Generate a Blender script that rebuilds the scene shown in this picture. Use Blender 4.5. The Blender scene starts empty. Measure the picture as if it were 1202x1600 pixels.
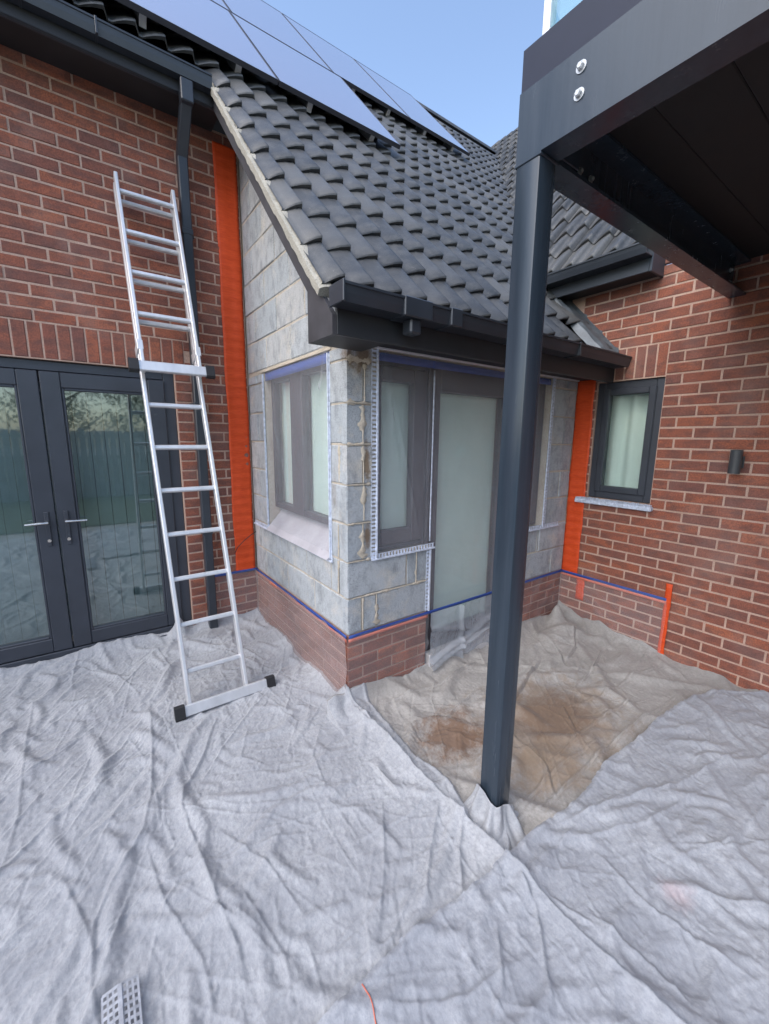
import bpy, bmesh, math, random
import numpy as np
from mathutils import Vector, Matrix

random.seed(7)
RNG = np.random.default_rng(11)
SC = bpy.context.scene
COL = SC.collection

# ------------------------------------------------------------------ camera, world, sun, exposure
CAM = Vector((0.0, 0.0, 1.5))
MR = ((0.80979623, -0.58662387, 0.01012464), (-0.09517771, -0.14837556, -0.98434034), (0.57893979, 0.79615145, -0.17598749))
cam_d = bpy.data.cameras.new('camera')
cam_d.sensor_fit = 'HORIZONTAL'
cam_d.sensor_width = 36.0
cam_d.lens = 643.18 / 1202.0 * 36.0
cam_d.clip_start = 0.02
cam_d.clip_end = 500.0
cam = bpy.data.objects.new('camera', cam_d)
COL.objects.link(cam)
r_, d_, f_ = (Vector(v) for v in MR)
cam.matrix_world = Matrix(((r_.x, -d_.x, -f_.x, CAM.x), (r_.y, -d_.y, -f_.y, CAM.y), (r_.z, -d_.z, -f_.z, CAM.z), (0, 0, 0, 1)))
SC.camera = cam

SUN_EL, SUN_AZ = math.radians(46), math.radians(258)   # azimuth from +Y towards +X
world = bpy.data.worlds.new('World')
SC.world = world
world.use_nodes = True
wn = world.node_tree
bg = wn.nodes['Background']
sky = wn.nodes.new('ShaderNodeTexSky')
sky.sky_type = 'NISHITA'
sky.sun_disc = False
sky.sun_elevation = SUN_EL
sky.sun_rotation = SUN_AZ
sky.air_density = 1.0
sky.dust_density = 1.8
sky.ozone_density = 0.5
wn.links.new(sky.outputs[0], bg.inputs[0])
bg.inputs[1].default_value = 0.15
sun_d = bpy.data.lights.new('sun', 'SUN')
sun_d.energy = 0.95
sun_d.angle = math.radians(70)
sun_d.color = (0.98, 0.985, 1.0)
sun = bpy.data.objects.new('sun', sun_d)
COL.objects.link(sun)
sdir = Vector((math.sin(SUN_AZ) * math.cos(SUN_EL), math.cos(SUN_AZ) * math.cos(SUN_EL), math.sin(SUN_EL)))
sun.rotation_euler = sdir.to_track_quat('Z', 'Y').to_euler()
sun.location = (-6, -8, 9)
SC.view_settings.view_transform = 'Standard'
SC.view_settings.look = 'None'
SC.view_settings.exposure = 1.27
SC.view_settings.gamma = 1.0
SC.view_settings.use_curve_mapping = False
SC.cycles.use_denoising = True
SC.cycles.max_bounces = 8
SC.cycles.transparent_max_bounces = 16
SC.cycles.sample_clamp_indirect = 6.0


def project(p):
    v = Vector(p) - CAM
    z = v.dot(f_)
    if z < 0.05:
        return None
    return (601 + 643.18 * v.dot(r_) / z, 800 + 643.18 * v.dot(d_) / z, z)


def in_frame(p, m=40):
    q = project(p)
    return q is not None and -m < q[0] < 1202 + m and -m < q[1] < 1600 + m


# ------------------------------------------------------------------ materials
class NT:
    def __init__(self, name):
        self.m = bpy.data.materials.new(name)
        self.m.use_nodes = True
        self.t = self.m.node_tree
        self.b = self.t.nodes['Principled BSDF']

    def n(self, typ, **kw):
        nd = self.t.nodes.new('ShaderNode' + typ)
        for k, v in kw.items():
            setattr(nd, k, v)
        return nd

    def l(self, a, b):
        self.t.links.new(a, b)

    def noise(self, scale, detail=4, rough=0.55, vec=None, stretch=None, dim='3D'):
        t = self.n('TexNoise')
        t.inputs['Scale'].default_value = scale
        t.inputs['Detail'].default_value = detail
        t.inputs['Roughness'].default_value = rough
        if vec is None:
            vec = self.n('NewGeometry').outputs['Position']
        if stretch:
            mp = self.n('Mapping')
            mp.inputs['Scale'].default_value = stretch
            self.l(vec, mp.inputs['Vector'])
            vec = mp.outputs[0]
        self.l(vec, t.inputs['Vector'])
        return t.outputs['Fac']

    def ramp(self, fac, stops, interp='LINEAR'):
        r = self.n('ValToRGB')
        r.color_ramp.interpolation = interp
        els = r.color_ramp.elements
        while len(els) < len(stops):
            els.new(0.5)
        for e, (p, c) in zip(els, stops):
            e.position = p
            e.color = (*c, 1) if len(c) == 3 else c
        self.l(fac, r.inputs[0])
        return r.outputs[0]

    def mix(self, fac, a, b, mode='MIX'):
        x = self.n('Mix', data_type='RGBA', blend_type=mode)
        for s, v in ((0, fac), (6, a), (7, b)):
            if hasattr(v, 'is_linked'):
                self.l(v, x.inputs[s])
            elif s == 0:
                x.inputs[0].default_value = v
            else:
                x.inputs[s].default_value = (*v, 1)
        return x.outputs[2]

    def math(self, op, a, b=0.0, clamp=False):
        x = self.n('Math', operation=op, use_clamp=clamp)
        for i, v in enumerate((a, b)):
            if hasattr(v, 'is_linked'):
                self.l(v, x.inputs[i])
            else:
                x.inputs[i].default_value = v
        return x.outputs[0]

    def bump(self, h, strength=0.4, dist=0.005):
        x = self.n('Bump')
        x.inputs['Strength'].default_value = strength
        x.inputs['Distance'].default_value = dist
        self.l(h, x.inputs['Height'])
        self.l(x.outputs[0], self.b.inputs['Normal'])

    def set(self, col=None, rough=None, metal=None, spec=None, alpha=None):
        for k, v in (('Base Color', col), ('Roughness', rough), ('Metallic', metal), ('Specular IOR Level', spec), ('Alpha', alpha)):
            if v is None:
                continue
            if hasattr(v, 'is_linked'):
                self.l(v, self.b.inputs[k])
            else:
                self.b.inputs[k].default_value = (*v, 1) if k == 'Base Color' else v
        return self.m


def mat_plain(name, c, rough=0.5, metal=0.0, var=0.12, scale=6, spec=0.5, bump=0.0, bscale=200, stretch=None):
    t = NT(name)
    f = t.noise(scale, 5, 0.6, stretch=stretch)
    lo = tuple(x * (1 - var) for x in c)
    hi = tuple(min(1, x * (1 + var)) for x in c)
    col = t.ramp(f, [(0.3, lo), (0.7, hi)])
    rr = t.math('MULTIPLY_ADD', f, 0.2)
    t.t.nodes[-1].inputs[2].default_value = rough - 0.1
    if bump:
        t.bump(t.noise(bscale, 3), bump, 0.002)
    return t.set(col, rr, metal, spec)


def mat_brick(name, island):
    t = NT(name)
    if island:
        rnd = t.n('NewGeometry').outputs['Random Per Island']
    else:
        rnd = t.n('ObjectInfo').outputs['Random']
    base = t.ramp(rnd, [(0.0, (0.40, 0.128, 0.072)), (0.16, (0.285, 0.105, 0.070)), (0.34, (0.36, 0.118, 0.070)), (0.5, (0.24, 0.097, 0.072)),
                        (0.66, (0.38, 0.122, 0.066)), (0.78, (0.225, 0.096, 0.076)), (0.9, (0.32, 0.110, 0.070)), (1.0, (0.43, 0.145, 0.078))])
    n1 = t.noise(9, 4, 0.6, stretch=(1, 1, 2.2))
    dark = t.ramp(n1, [(0.44, (0, 0, 0)), (0.62, (1, 1, 1))])
    c = t.mix(t.math('MULTIPLY', dark, 0.6), base, (0.135, 0.074, 0.066))
    n2 = t.noise(140, 3, 0.7)
    c = t.mix(t.ramp(n2, [(0.36, (0.55,) * 3), (0.62, (0.0,) * 3)]), c, (0.07, 0.04, 0.037))
    n3 = t.noise(3.1, 3)
    c = t.mix(t.math('MULTIPLY', t.ramp(n3, [(0.5, (0, 0, 0)), (0.75, (1, 1, 1))]), 0.22), c, (0.42, 0.32, 0.28))
    t.bump(t.noise(170, 4, 0.7), 0.6, 0.004)
    return t.set(c, 0.86, spec=0.25)


def mat_block():
    t = NT('grey_block')
    rnd = t.n('ObjectInfo').outputs['Random']
    base = t.ramp(rnd, [(0, (0.385, 0.425, 0.455)), (0.35, (0.47, 0.50, 0.52)), (0.7, (0.42, 0.455, 0.485)), (1, (0.50, 0.51, 0.51))])
    n1 = t.noise(14, 6, 0.7, stretch=(1, 1, 0.6))
    c = t.mix(t.ramp(n1, [(0.46, (0, 0, 0)), (0.7, (0.75,) * 3)]), base, (0.22, 0.235, 0.245))
    n2 = t.noise(5, 6, 0.72)
    c = t.mix(t.ramp(n2, [(0.54, (0, 0, 0)), (0.68, (0.8,) * 3)]), c, (0.58, 0.55, 0.49))
    n3 = t.noise(2.3, 5, 0.7, stretch=(1, 1, 0.45))
    c = t.mix(t.ramp(n3, [(0.58, (0, 0, 0)), (0.75, (0.6,) * 3)]), c, (0.20, 0.14, 0.08))
    n4 = t.noise(190, 3, 0.75)
    c = t.mix(t.ramp(n4, [(0.33, (0.6,) * 3), (0.52, (0,) * 3)]), c, (0.11, 0.115, 0.12))
    pos = t.n('NewGeometry').outputs['Position']
    for (cx, cz, rx, rz) in ((1.27, 1.93, 0.075, 0.11), (1.30, 1.36, 0.03, 0.16), (1.19, 1.93, 0.03, 0.07), (1.31, 0.93, 0.03, 0.10)):
        mp = t.n('Mapping')
        mp.inputs['Location'].default_value = (-cx / rx, -1.968 / 0.08, -cz / rz)
        mp.inputs['Scale'].default_value = (1 / rx, 1 / 0.08, 1 / rz)
        t.l(pos, mp.inputs['Vector'])
        ln = t.n('VectorMath', operation='LENGTH')
        t.l(mp.outputs[0], ln.inputs[0])
        v = t.math('ADD', ln.outputs['Value'], t.math('MULTIPLY', t.math('SUBTRACT', t.noise(26, 5, 0.7), 0.5), 1.8))
        c = t.mix(t.ramp(v, [(0.4, (0.8,) * 3), (1.0, (0,) * 3)]), c, (0.17, 0.105, 0.05))
    t.bump(t.noise(120, 5, 0.75), 0.7, 0.006)
    return t.set(c, 0.92, spec=0.2)


def mat_mortar(name, c1, c2):
    t = NT(name)
    c = t.ramp(t.noise(7, 6, 0.7), [(0.3, c1), (0.7, c2)])
    c = t.mix(t.ramp(t.noise(160, 3, 0.7), [(0.35, (0.5,) * 3), (0.55, (0,) * 3)]), c, tuple(x * 0.55 for x in c1))
    t.bump(t.noise(150, 4, 0.7), 0.8, 0.004)
    return t.set(c, 0.93, spec=0.2)


def mat_tile():
    t = NT('concrete_tile')
    rnd = t.n('ObjectInfo').outputs['Random']
    base = t.ramp(rnd, [(0, (0.034, 0.037, 0.041)), (0.5, (0.055, 0.058, 0.062)), (1, (0.096, 0.096, 0.094))])
    c = t.mix(t.ramp(t.noise(11, 5, 0.7), [(0.42, (0,) * 3), (0.72, (0.8,) * 3)]), base, (0.11, 0.11, 0.108))
    c = t.mix(t.ramp(t.noise(60, 4, 0.7), [(0.62, (0,) * 3), (0.72, (0.7,) * 3)]), c, (0.17, 0.17, 0.155))
    t.bump(t.noise(220, 4, 0.7), 0.5, 0.003)
    return t.set(c, 0.44, spec=0.5)


def mat_cloth(name, c_lo, c_hi, stain=None, pink=None):
    t = NT(name)
    pos = t.n('NewGeometry').outputs['Position']
    n1 = t.noise(3.2, 6, 0.65)
    c = t.ramp(n1, [(0.28, c_lo), (0.68, c_hi)])
    n2 = t.noise(38, 5, 0.75)
    c = t.mix(t.ramp(n2, [(0.40, (0.45,) * 3), (0.60, (0,) * 3)]), c, tuple(x * 0.86 for x in c_lo))
    n5 = t.noise(130, 3, 0.7, stretch=(1, 0.45, 1))
    c = t.mix(t.ramp(n5, [(0.36, (0.35,) * 3), (0.55, (0,) * 3)]), c, tuple(x * 0.72 for x in c_lo))
    if stain:
        for (cx, cy, rx, ry, amt, colr, seed) in stain:
            mp = t.n('Mapping')
            mp.inputs['Location'].default_value = (-cx / rx, -cy / ry, 0)
            mp.inputs['Scale'].default_value = (1 / rx, 1 / ry, 0)
            t.l(pos, mp.inputs['Vector'])
            ln = t.n('VectorMath', operation='LENGTH')
            t.l(mp.outputs[0], ln.inputs[0])
            nn = t.noise(9 + seed, 9, 0.8)
            v = t.math('ADD', ln.outputs['Value'], t.math('MULTIPLY', t.math('SUBTRACT', nn, 0.5), 2.6))
            fac = t.ramp(v, [(0.45, (amt,) * 3), (0.78, (amt * 0.35,) * 3), (1.05, (0,) * 3)])
            c = t.mix(fac, c, colr)
    if pink:
        for (cx, cy, r) in pink:
            mp = t.n('Mapping')
            mp.inputs['Location'].default_value = (-cx / r, -cy / r, 0)
            mp.inputs['Scale'].default_value = (1 / r, 1 / r, 0)
            t.l(pos, mp.inputs['Vector'])
            ln = t.n('VectorMath', operation='LENGTH')
            t.l(mp.outputs[0], ln.inputs[0])
            v = t.math('ADD', ln.outputs['Value'], t.math('MULTIPLY', t.noise(18, 5, 0.7), 0.9))
            c = t.mix(t.ramp(v, [(0.5, (0.30,) * 3), (1.3, (0,) * 3)]), c, (0.50, 0.30, 0.29))
    rg = t.n('TexNoise', noise_type='RIDGED_MULTIFRACTAL')
    rg.inputs['Scale'].default_value = 9.0
    rg.inputs['Detail'].default_value = 3.5
    rg.inputs['Roughness'].default_value = 0.5
    rg.inputs['Distortion'].default_value = 0.6
    t.l(pos, rg.inputs['Vector'])
    r2 = t.n('TexNoise', noise_type='RIDGED_MULTIFRACTAL')
    r2.inputs['Scale'].default_value = 21.0
    r2.inputs['Detail'].default_value = 3.0
    r2.inputs['Distortion'].default_value = 1.2
    t.l(pos, r2.inputs['Vector'])
    big = t.ramp(t.noise(1.7, 3, 0.6), [(0.40, (0.25,) * 3), (0.62, (1.0,) * 3)])
    hh = t.math('ADD', t.math('MULTIPLY', rg.outputs['Fac'], 0.65), t.math('MULTIPLY', r2.outputs['Fac'], 0.28))
    h = t.math('ADD', t.math('MULTIPLY', hh, big), t.math('MULTIPLY', t.noise(330, 2, 0.6), 0.10))
    t.bump(h, 0.7, 0.013)
    t.set(c, 0.85, spec=0.25)
    t.b.inputs['Sheen Weight'].default_value = 0.15
    return t.m


def mat_film(name, alpha, milk=(0.74, 0.76, 0.80), rough=0.22):
    t = NT(name)
    n = t.noise(5, 5, 0.7)
    a = t.math('MULTIPLY_ADD', n, alpha * 0.5)
    t.t.nodes[-1].inputs[2].default_value = alpha * 0.75
    t.bump(t.noise(11, 5, 0.65, stretch=(1.6, 1.6, 0.5)), 0.5, 0.03)
    return t.set(milk, rough, spec=0.55, alpha=a)


def mat_glass(name, tint, refl, rough=0.015):
    t = NT(name)
    t.t.nodes.remove(t.b)
    tr = t.n('BsdfTransparent')
    tr.inputs[0].default_value = (*tint, 1)
    gl = t.n('BsdfGlossy')
    gl.inputs['Color'].default_value = (0.92, 0.97, 0.96, 1)
    gl.inputs['Roughness'].default_value = rough
    fr = t.n('LayerWeight')
    fr.inputs['Blend'].default_value = 0.5
    fac = t.math('MULTIPLY_ADD', t.math('POWER', fr.outputs['Facing'], 4.0), 0.8)
    t.t.nodes[-1].inputs[2].default_value = refl
    mx = t.n('MixShader')
    t.l(fac, mx.inputs[0])
    t.l(tr.outputs[0], mx.inputs[1])
    t.l(gl.outputs[0], mx.inputs[2])
    t.l(mx.outputs[0], t.t.nodes['Material Output'].inputs[0])
    return t.m


def mat_steel():
    t = NT('anthracite_steel')
    s = t.noise(2.2, 5, 0.65, stretch=(9, 9, 0.6))
    c = t.ramp(s, [(0.35, (0.022, 0.033, 0.047)), (0.7, (0.034, 0.047, 0.064))])
    r = t.ramp(s, [(0.3, (0.17,) * 3), (0.7, (0.29,) * 3)])
    t.bump(t.noise(90, 3), 0.08, 0.002)
    t.b.inputs['Coat Weight'].default_value = 0.0
    t.b.inputs['Coat Roughness'].default_value = 0.12
    return t.set(c, r, spec=0.42)


def mat_tape(name, c, c2):
    t = NT(name)
    col = t.ramp(t.noise(16, 4, 0.7, stretch=(1, 1, 6)), [(0.3, c), (0.72, c2)])
    wv = t.noise(120, 2, 0.6, stretch=(1, 1, 0.12))
    t.bump(wv, 0.5, 0.003)
    return t.set(col, 0.55, spec=0.4)


M = {}
M['brick'] = mat_brick('red_brick', False)
M['bricks'] = mat_brick('red_brick_far', True)
M['mortar'] = mat_mortar('pinkish_mortar', (0.44, 0.295, 0.23), (0.56, 0.395, 0.315))
M['block'] = mat_block()
M['bmortar'] = mat_mortar('cream_mortar', (0.42, 0.37, 0.30), (0.60, 0.54, 0.46))
M['snot'] = mat_mortar('squeezed_mortar', (0.44, 0.39, 0.31), (0.60, 0.54, 0.45))
M['verge'] = mat_mortar('verge_mortar', (0.30, 0.285, 0.245), (0.44, 0.42, 0.365))
M['tile'] = mat_tile()
M['upvc'] = mat_plain('anthracite_upvc', (0.030, 0.036, 0.046), 0.36, var=0.18, scale=3, spec=0.5)
M['frame'] = mat_plain('anthracite_frame', (0.038, 0.044, 0.057), 0.40, var=0.12, scale=5, bump=0.15, bscale=400)
M['brownframe'] = mat_plain('dark_frame_under_film', (0.040, 0.037, 0.046), 0.5)
M['fascia'] = mat_plain('dark_fascia_board', (0.026, 0.029, 0.034), 0.45, var=0.2, scale=4)
M['soffit'] = mat_plain('dark_soffit_board', (0.022, 0.022, 0.024), 0.6, var=0.2)
M['barge'] = mat_plain('weathered_barge_board', (0.042, 0.041, 0.047), 0.6, var=0.3, scale=9)
M['steel'] = mat_steel()
M['steel2'] = mat_plain('dark_deck_fascia', (0.020, 0.024, 0.042), 0.45, var=0.15, spec=0.25)
M['zinc'] = mat_plain('zinc_bolt', (0.50, 0.52, 0.54), 0.5, 0.6, var=0.15, scale=60)
M['alu'] = mat_plain('aluminium', (0.66, 0.67, 0.69), 0.40, 0.5, var=0.08, scale=20, bump=0.1, stretch=(1, 1, 0.1))
M['rubber'] = mat_plain('black_rubber', (0.014, 0.014, 0.016), 0.6)
M['chrome'] = mat_plain('satin_chrome', (0.62, 0.58, 0.54), 0.22, 0.9)
M['bead'] = mat_plain('pvc_bead', (0.54, 0.59, 0.69), 0.45, var=0.28, scale=45)
M['orange'] = mat_tape('orange_tape', (0.56, 0.052, 0.008), (0.70, 0.085, 0.014))
M['blue'] = mat_tape('blue_tape', (0.018, 0.05, 0.24), (0.03, 0.085, 0.34))
M['redline'] = mat_tape('thin_orange_tape', (0.55, 0.14, 0.09), (0.66, 0.20, 0.13))
M['film'] = mat_film('clear_masking_film', 0.10)
M['filmw'] = mat_film('window_masking_film', 0.17, (0.72, 0.74, 0.80), 0.11)
M['films'] = mat_film('milky_masking_film', 0.52, (0.40, 0.31, 0.30), 0.26)
M['filmd'] = mat_film('hanging_masking_film', 0.42, (0.52, 0.57, 0.63), 0.2)
M['glass'] = mat_glass('door_glass', (0.66, 0.73, 0.73), 0.165, 0.03)
M['wglass'] = mat_glass('window_glass', (0.90, 0.94, 0.93), 0.03)
M['bglass'] = mat_glass('balustrade_glass', (0.74, 0.90, 0.89), 0.04)
M['blind'] = mat_plain('pale_roller_blind', (0.74, 0.80, 0.76), 0.8, var=0.06, scale=2, spec=0.2)
M['slat'] = mat_plain('grey_blind_slat', (0.62, 0.67, 0.68), 0.8, var=0.08, spec=0.2)
M['bead2'] = mat_plain('grey_metal_bead', (0.40, 0.42, 0.46), 0.4, 0.2, var=0.2, scale=40)
M['sill'] = mat_plain('film_covered_sill', (0.40, 0.39, 0.42), 0.6, var=0.15)
M['lead'] = mat_plain('lead_sheet', (0.10, 0.115, 0.13), 0.5, 0.3, var=0.35, scale=14, bump=0.3, bscale=40)
M['deck'] = mat_plain('dark_deck_board', (0.009, 0.009, 0.010), 0.7, var=0.3)
M['black'] = mat_plain('black_plastic', (0.018, 0.018, 0.02), 0.5)
M['lamp'] = mat_plain('dark_lamp_body', (0.05, 0.052, 0.056), 0.45)
M['patio'] = mat_mortar('patio_paving', (0.26, 0.25, 0.24), (0.38, 0.37, 0.35))
M['grassy'] = mat_plain('lawn_green', (0.06, 0.075, 0.04), 0.9, var=0.4, scale=20)
M['fence'] = mat_plain('fence_timber', (0.30, 0.30, 0.28), 0.85, var=0.3, scale=6, stretch=(6, 6, 0.6))
M['bark'] = mat_plain('bark', (0.09, 0.07, 0.05), 0.9, var=0.4, scale=12)
M['leaf'] = mat_plain('leaf', (0.075, 0.085, 0.03), 0.7, var=0.5, scale=2.5)
M['panelframe'] = mat_plain('panel_frame', (0.045, 0.047, 0.06), 0.4)
M['clothA'] = mat_cloth('white_dust_sheet', (0.285, 0.298, 0.325), (0.42, 0.432, 0.452))
M['clothC'] = mat_cloth('white_front_sheet', (0.262, 0.278, 0.312), (0.385, 0.402, 0.432), pink=[(1.57, 0.36, 0.13), (0.60, 0.55, 0.10)])
M['clothB'] = mat_cloth('stained_sheet', (0.27, 0.26, 0.247), (0.385, 0.373, 0.356),
                        stain=[(2.05, 1.18, 0.70, 0.46, 0.72, (0.21, 0.155, 0.11), 0), (1.52, 1.42, 0.28, 0.22, 0.85, (0.15, 0.085, 0.05), 2),
                               (2.12, 1.20, 0.36, 0.25, 0.8, (0.16, 0.105, 0.07), 1), (1.75, 1.0, 0.30, 0.16, 0.6, (0.24, 0.17, 0.11), 3)])


def mat_panel():
    t = NT('solar_glass')
    t.set((0.26, 0.255, 0.36), 0.16, spec=0.9)
    t.b.inputs['Coat IOR'].default_value = 1.9
    t.b.inputs['Coat Weight'].default_value = 1.0
    t.b.inputs['Coat Roughness'].default_value = 0.06
    return t.m


M['panel'] = mat_panel()

# ------------------------------------------------------------------ geometry helpers
WORLD = {}


class MB:
    """collects shapes in world coordinates, build() links them as one mesh object"""

    def __init__(self):
        self.v = []
        self.f = []

    def add(self, vs, fs):
        o = len(self.v)
        self.v += [tuple(p) for p in vs]
        self.f += [tuple(o + i for i in q) for q in fs]
        return self

    def box(self, x0, x1, y0, y1, z0, z1, bev=0.0):
        x0, x1 = sorted((x0, x1)); y0, y1 = sorted((y0, y1)); z0, z1 = sorted((z0, z1))
        if bev > 0:
            bm = bmesh.new()
            bmesh.ops.create_cube(bm, size=1.0)
            for v in bm.verts:
                v.co = Vector(((x0 + x1) / 2 + v.co.x * (x1 - x0), (y0 + y1) / 2 + v.co.y * (y1 - y0), (z0 + z1) / 2 + v.co.z * (z1 - z0)))
            b = min(bev, 0.45 * min(x1 - x0, y1 - y0, z1 - z0))
            bmesh.ops.bevel(bm, geom=list(bm.edges), offset=b, segments=1, affect='EDGES')
            bm.verts.index_update()
            self.add([v.co for v in bm.verts], [[v.index for v in f.verts] for f in bm.faces])
            bm.free()
            return self
        vs = [(x, y, z) for x in (x0, x1) for y in (y0, y1) for z in (z0, z1)]
        return self.add(vs, [(0, 1, 3, 2), (4, 6, 7, 5), (0, 4, 5, 1), (2, 3, 7, 6), (0, 2, 6, 4), (1, 5, 7, 3)])

    def prism(self, poly, axis, a, b):
        """poly: 2D points in the two other axes (in xyz order), extruded along axis from a to b"""
        def p3(q, t):
            l = list(q)
            l.insert(axis, t)
            return l
        n = len(poly)
        vs = [p3(q, a) for q in poly] + [p3(q, b) for q in poly]
        fs = [tuple(range(n - 1, -1, -1)), tuple(range(n, 2 * n))] + [(i, (i + 1) % n, n + (i + 1) % n, n + i) for i in range(n)]
        return self.add(vs, fs)

    def tube(self, pts, r, n=10, cap=True, sq=None):
        pts = [Vector(p) for p in pts]
        rs = r if isinstance(r, (list, tuple)) else [r] * len(pts)
        o = len(self.v)
        up0 = Vector((0, 0, 1))
        for i, p in enumerate(pts):
            d = (pts[min(i + 1, len(pts) - 1)] - pts[max(i - 1, 0)]).normalized()
            up = up0 if abs(d.dot(up0)) < 0.95 else Vector((1, 0, 0))
            a = d.cross(up).normalized()
            b = a.cross(d).normalized()
            for k in range(n):
                t = 2 * math.pi * k / n
                self.v.append(tuple(p + (a * math.cos(t) + b * math.sin(t)) * rs[i]))
        for i in range(len(pts) - 1):
            for k in range(n):
                self.f.append((o + i * n + k, o + i * n + (k + 1) % n, o + (i + 1) * n + (k + 1) % n, o + (i + 1) * n + k))
        if cap:
            self.f.append(tuple(o + k for k in reversed(range(n))))
            self.f.append(tuple(o + (len(pts) - 1) * n + k for k in range(n)))
        return self

    def beam(self, p0, p1, w, h, up=(0, 0, 1), bev=0.0):
        """rectangular bar from p0 to p1: w across (perpendicular to up), h along up"""
        p0, p1 = Vector(p0), Vector(p1)
        d = (p1 - p0).normalized()
        a = d.cross(Vector(up)).normalized()
        u = a.cross(d).normalized()
        if bev <= 0:
            prof = [(-w / 2, -h / 2), (w / 2, -h / 2), (w / 2, h / 2), (-w / 2, h / 2)]
        else:
            b = bev
            prof = [(-w / 2 + b, -h / 2), (w / 2 - b, -h / 2), (w / 2, -h / 2 + b), (w / 2, h / 2 - b), (w / 2 - b, h / 2), (-w / 2 + b, h / 2), (-w / 2, h / 2 - b), (-w / 2, -h / 2 + b)]
        n = len(prof)
        vs = [p + a * s + u * t for p in (p0, p1) for s, t in prof]
        fs = [tuple(range(n)), tuple(range(2 * n - 1, n - 1, -1))] + [(i, n + i, n + (i + 1) % n, (i + 1) % n) for i in range(n)]
        return self.add(vs, fs)

    def build(self, name, mat, parent=None, smooth=False, mats=None, origin=None, **props):
        v = np.array(self.v, dtype=float)
        if origin is None:
            lo, hi = v.min(0), v.max(0)
            origin = ((lo[0] + hi[0]) / 2, (lo[1] + hi[1]) / 2, lo[2])
        origin = np.array(origin)
        me = bpy.data.meshes.new(name)
        me.from_pydata((v - origin).tolist(), [], self.f)
        bm = bmesh.new()
        bm.from_mesh(me)
        if not smooth:
            bmesh.ops.recalc_face_normals(bm, faces=bm.faces)
        bm.to_mesh(me)
        bm.free()
        me.materials.append(mat)
        if smooth:
            me.polygons.foreach_set('use_smooth', [True] * len(me.polygons))
        return link(name, me, origin, parent, **props)


def link(name, me, origin, parent=None, rotz=0.0, scale=None, **props):
    o = bpy.data.objects.new(name, me)
    COL.objects.link(o)
    w = Vector(origin)
    WORLD[o.name] = w
    if parent is not None:
        o.parent = parent
        o.location = w - WORLD[parent.name]
    else:
        o.location = w
    if rotz:
        o.rotation_euler = (0, 0, rotz)
    if scale:
        o.scale = scale
    for k, vv in props.items():
        o[k] = vv
    return o


def thing(name, label, cat, loc, group=None):
    o = link(name, None, loc)
    o['label'] = label
    o['category'] = cat
    if group:
        o['group'] = group
    return o


def tag(o, label, cat, group=None):
    o['label'] = label
    o['category'] = cat
    if group:
        o['group'] = group
    return o


# ------------------------------------------------------------------ key dimensions (metres)
XC, YC, YL, XR = 1.172, 1.968, 3.561, 3.434
GZ = -0.15
TAPEZ = 0.335
SL = 1.087
RN = Vector((0, -SL, 1)).normalized()
RU = Vector((0, 1, SL)).normalized()


def roof_z(y):
    return 2.135 + SL * (y - 1.723)


# ------------------------------------------------------------------ ground
g = MB().box(-60, 60, -60, 80, GZ - 0.3, GZ)
g.build('ground', M['patio'], kind='structure')
lw = MB()
lw.box(-30, 30, -30, -1.9, GZ - 0.1, GZ + 0.02)
lw.build('lawn', M['grassy'], kind='structure')

# ------------------------------------------------------------------ brick factory
BRH = 0.0632


def brick_mesh(i):
    rr = random.Random(100 + i)
    L, Hh, D = 0.2145, BRH, 0.03
    c = 0.0035
    v = []
    j = lambda a: rr.uniform(-a, a)
    for (x, z) in ((-L / 2, 0), (L / 2, 0), (L / 2, Hh), (-L / 2, Hh)):
        v.append((x, D, z))
    for (x, z) in ((-L / 2, 0), (L / 2, 0), (L / 2, Hh), (-L / 2, Hh)):
        v.append((x + j(.0008), c, z + j(.0008)))
    for (x, z) in ((-L / 2 + c, c), (L / 2 - c, c), (L / 2 - c, Hh - c), (-L / 2 + c, Hh - c)):
        v.append((x + j(.0012), j(.0008), z + j(.0012)))
    f = []
    for a in (0, 4):
        for k in range(4):
            f.append((a + k, a + (k + 1) % 4, a + 4 + (k + 1) % 4, a + 4 + k))
    f.append((8, 9, 10, 11))
    me = bpy.data.meshes.new('brick')
    me.from_pydata(v, [], f)
    me.materials.append(M['brick'])
    return me


BRICKS = [brick_mesh(i) for i in range(5)]


def brick_rows(a0, a1, z0, z1, zoff, phase, holes, par=None):
    """rows of a stretcher bond in wall coordinates (a along the wall): yields (a_start, a_end, z). holes: (a0,a1,z0,z1)"""
    out = []
    k0 = math.ceil((z0 - zoff) / 0.075 - 1e-6)
    k1 = math.floor((z1 - zoff + 0.01) / 0.075 - 1e-6)
    for k in range(k0, k1):
        z = zoff + k * 0.075 + 0.006
        ph = phase + (0 if k % 2 else 0.1125)
        spans = [(a0, a1)]
        for (h0, h1, g0, g1) in holes:
            if g0 < z + BRH - 0.012 and g1 > z + 0.012:
                ns = []
                for (s, e) in spans:
                    if h1 <= s or h0 >= e:
                        ns.append((s, e))
                        continue
                    if h0 - s > 0.03:
                        ns.append((s, h0))
                    if e - h1 > 0.03:
                        ns.append((h1, e))
                spans = ns
        for (s, e) in spans:
            n = math.floor((s - ph) / 0.225)
            while True:
                p, q = ph + n * 0.225 + 0.006, ph + (n + 1) * 0.225 - 0.006
                if p > e - 0.02:
                    break
                p2, q2 = max(p, s), min(q, e)
                if q2 - p2 > 0.03:
                    out.append((p2, q2, z))
                n += 1
    return out


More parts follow.
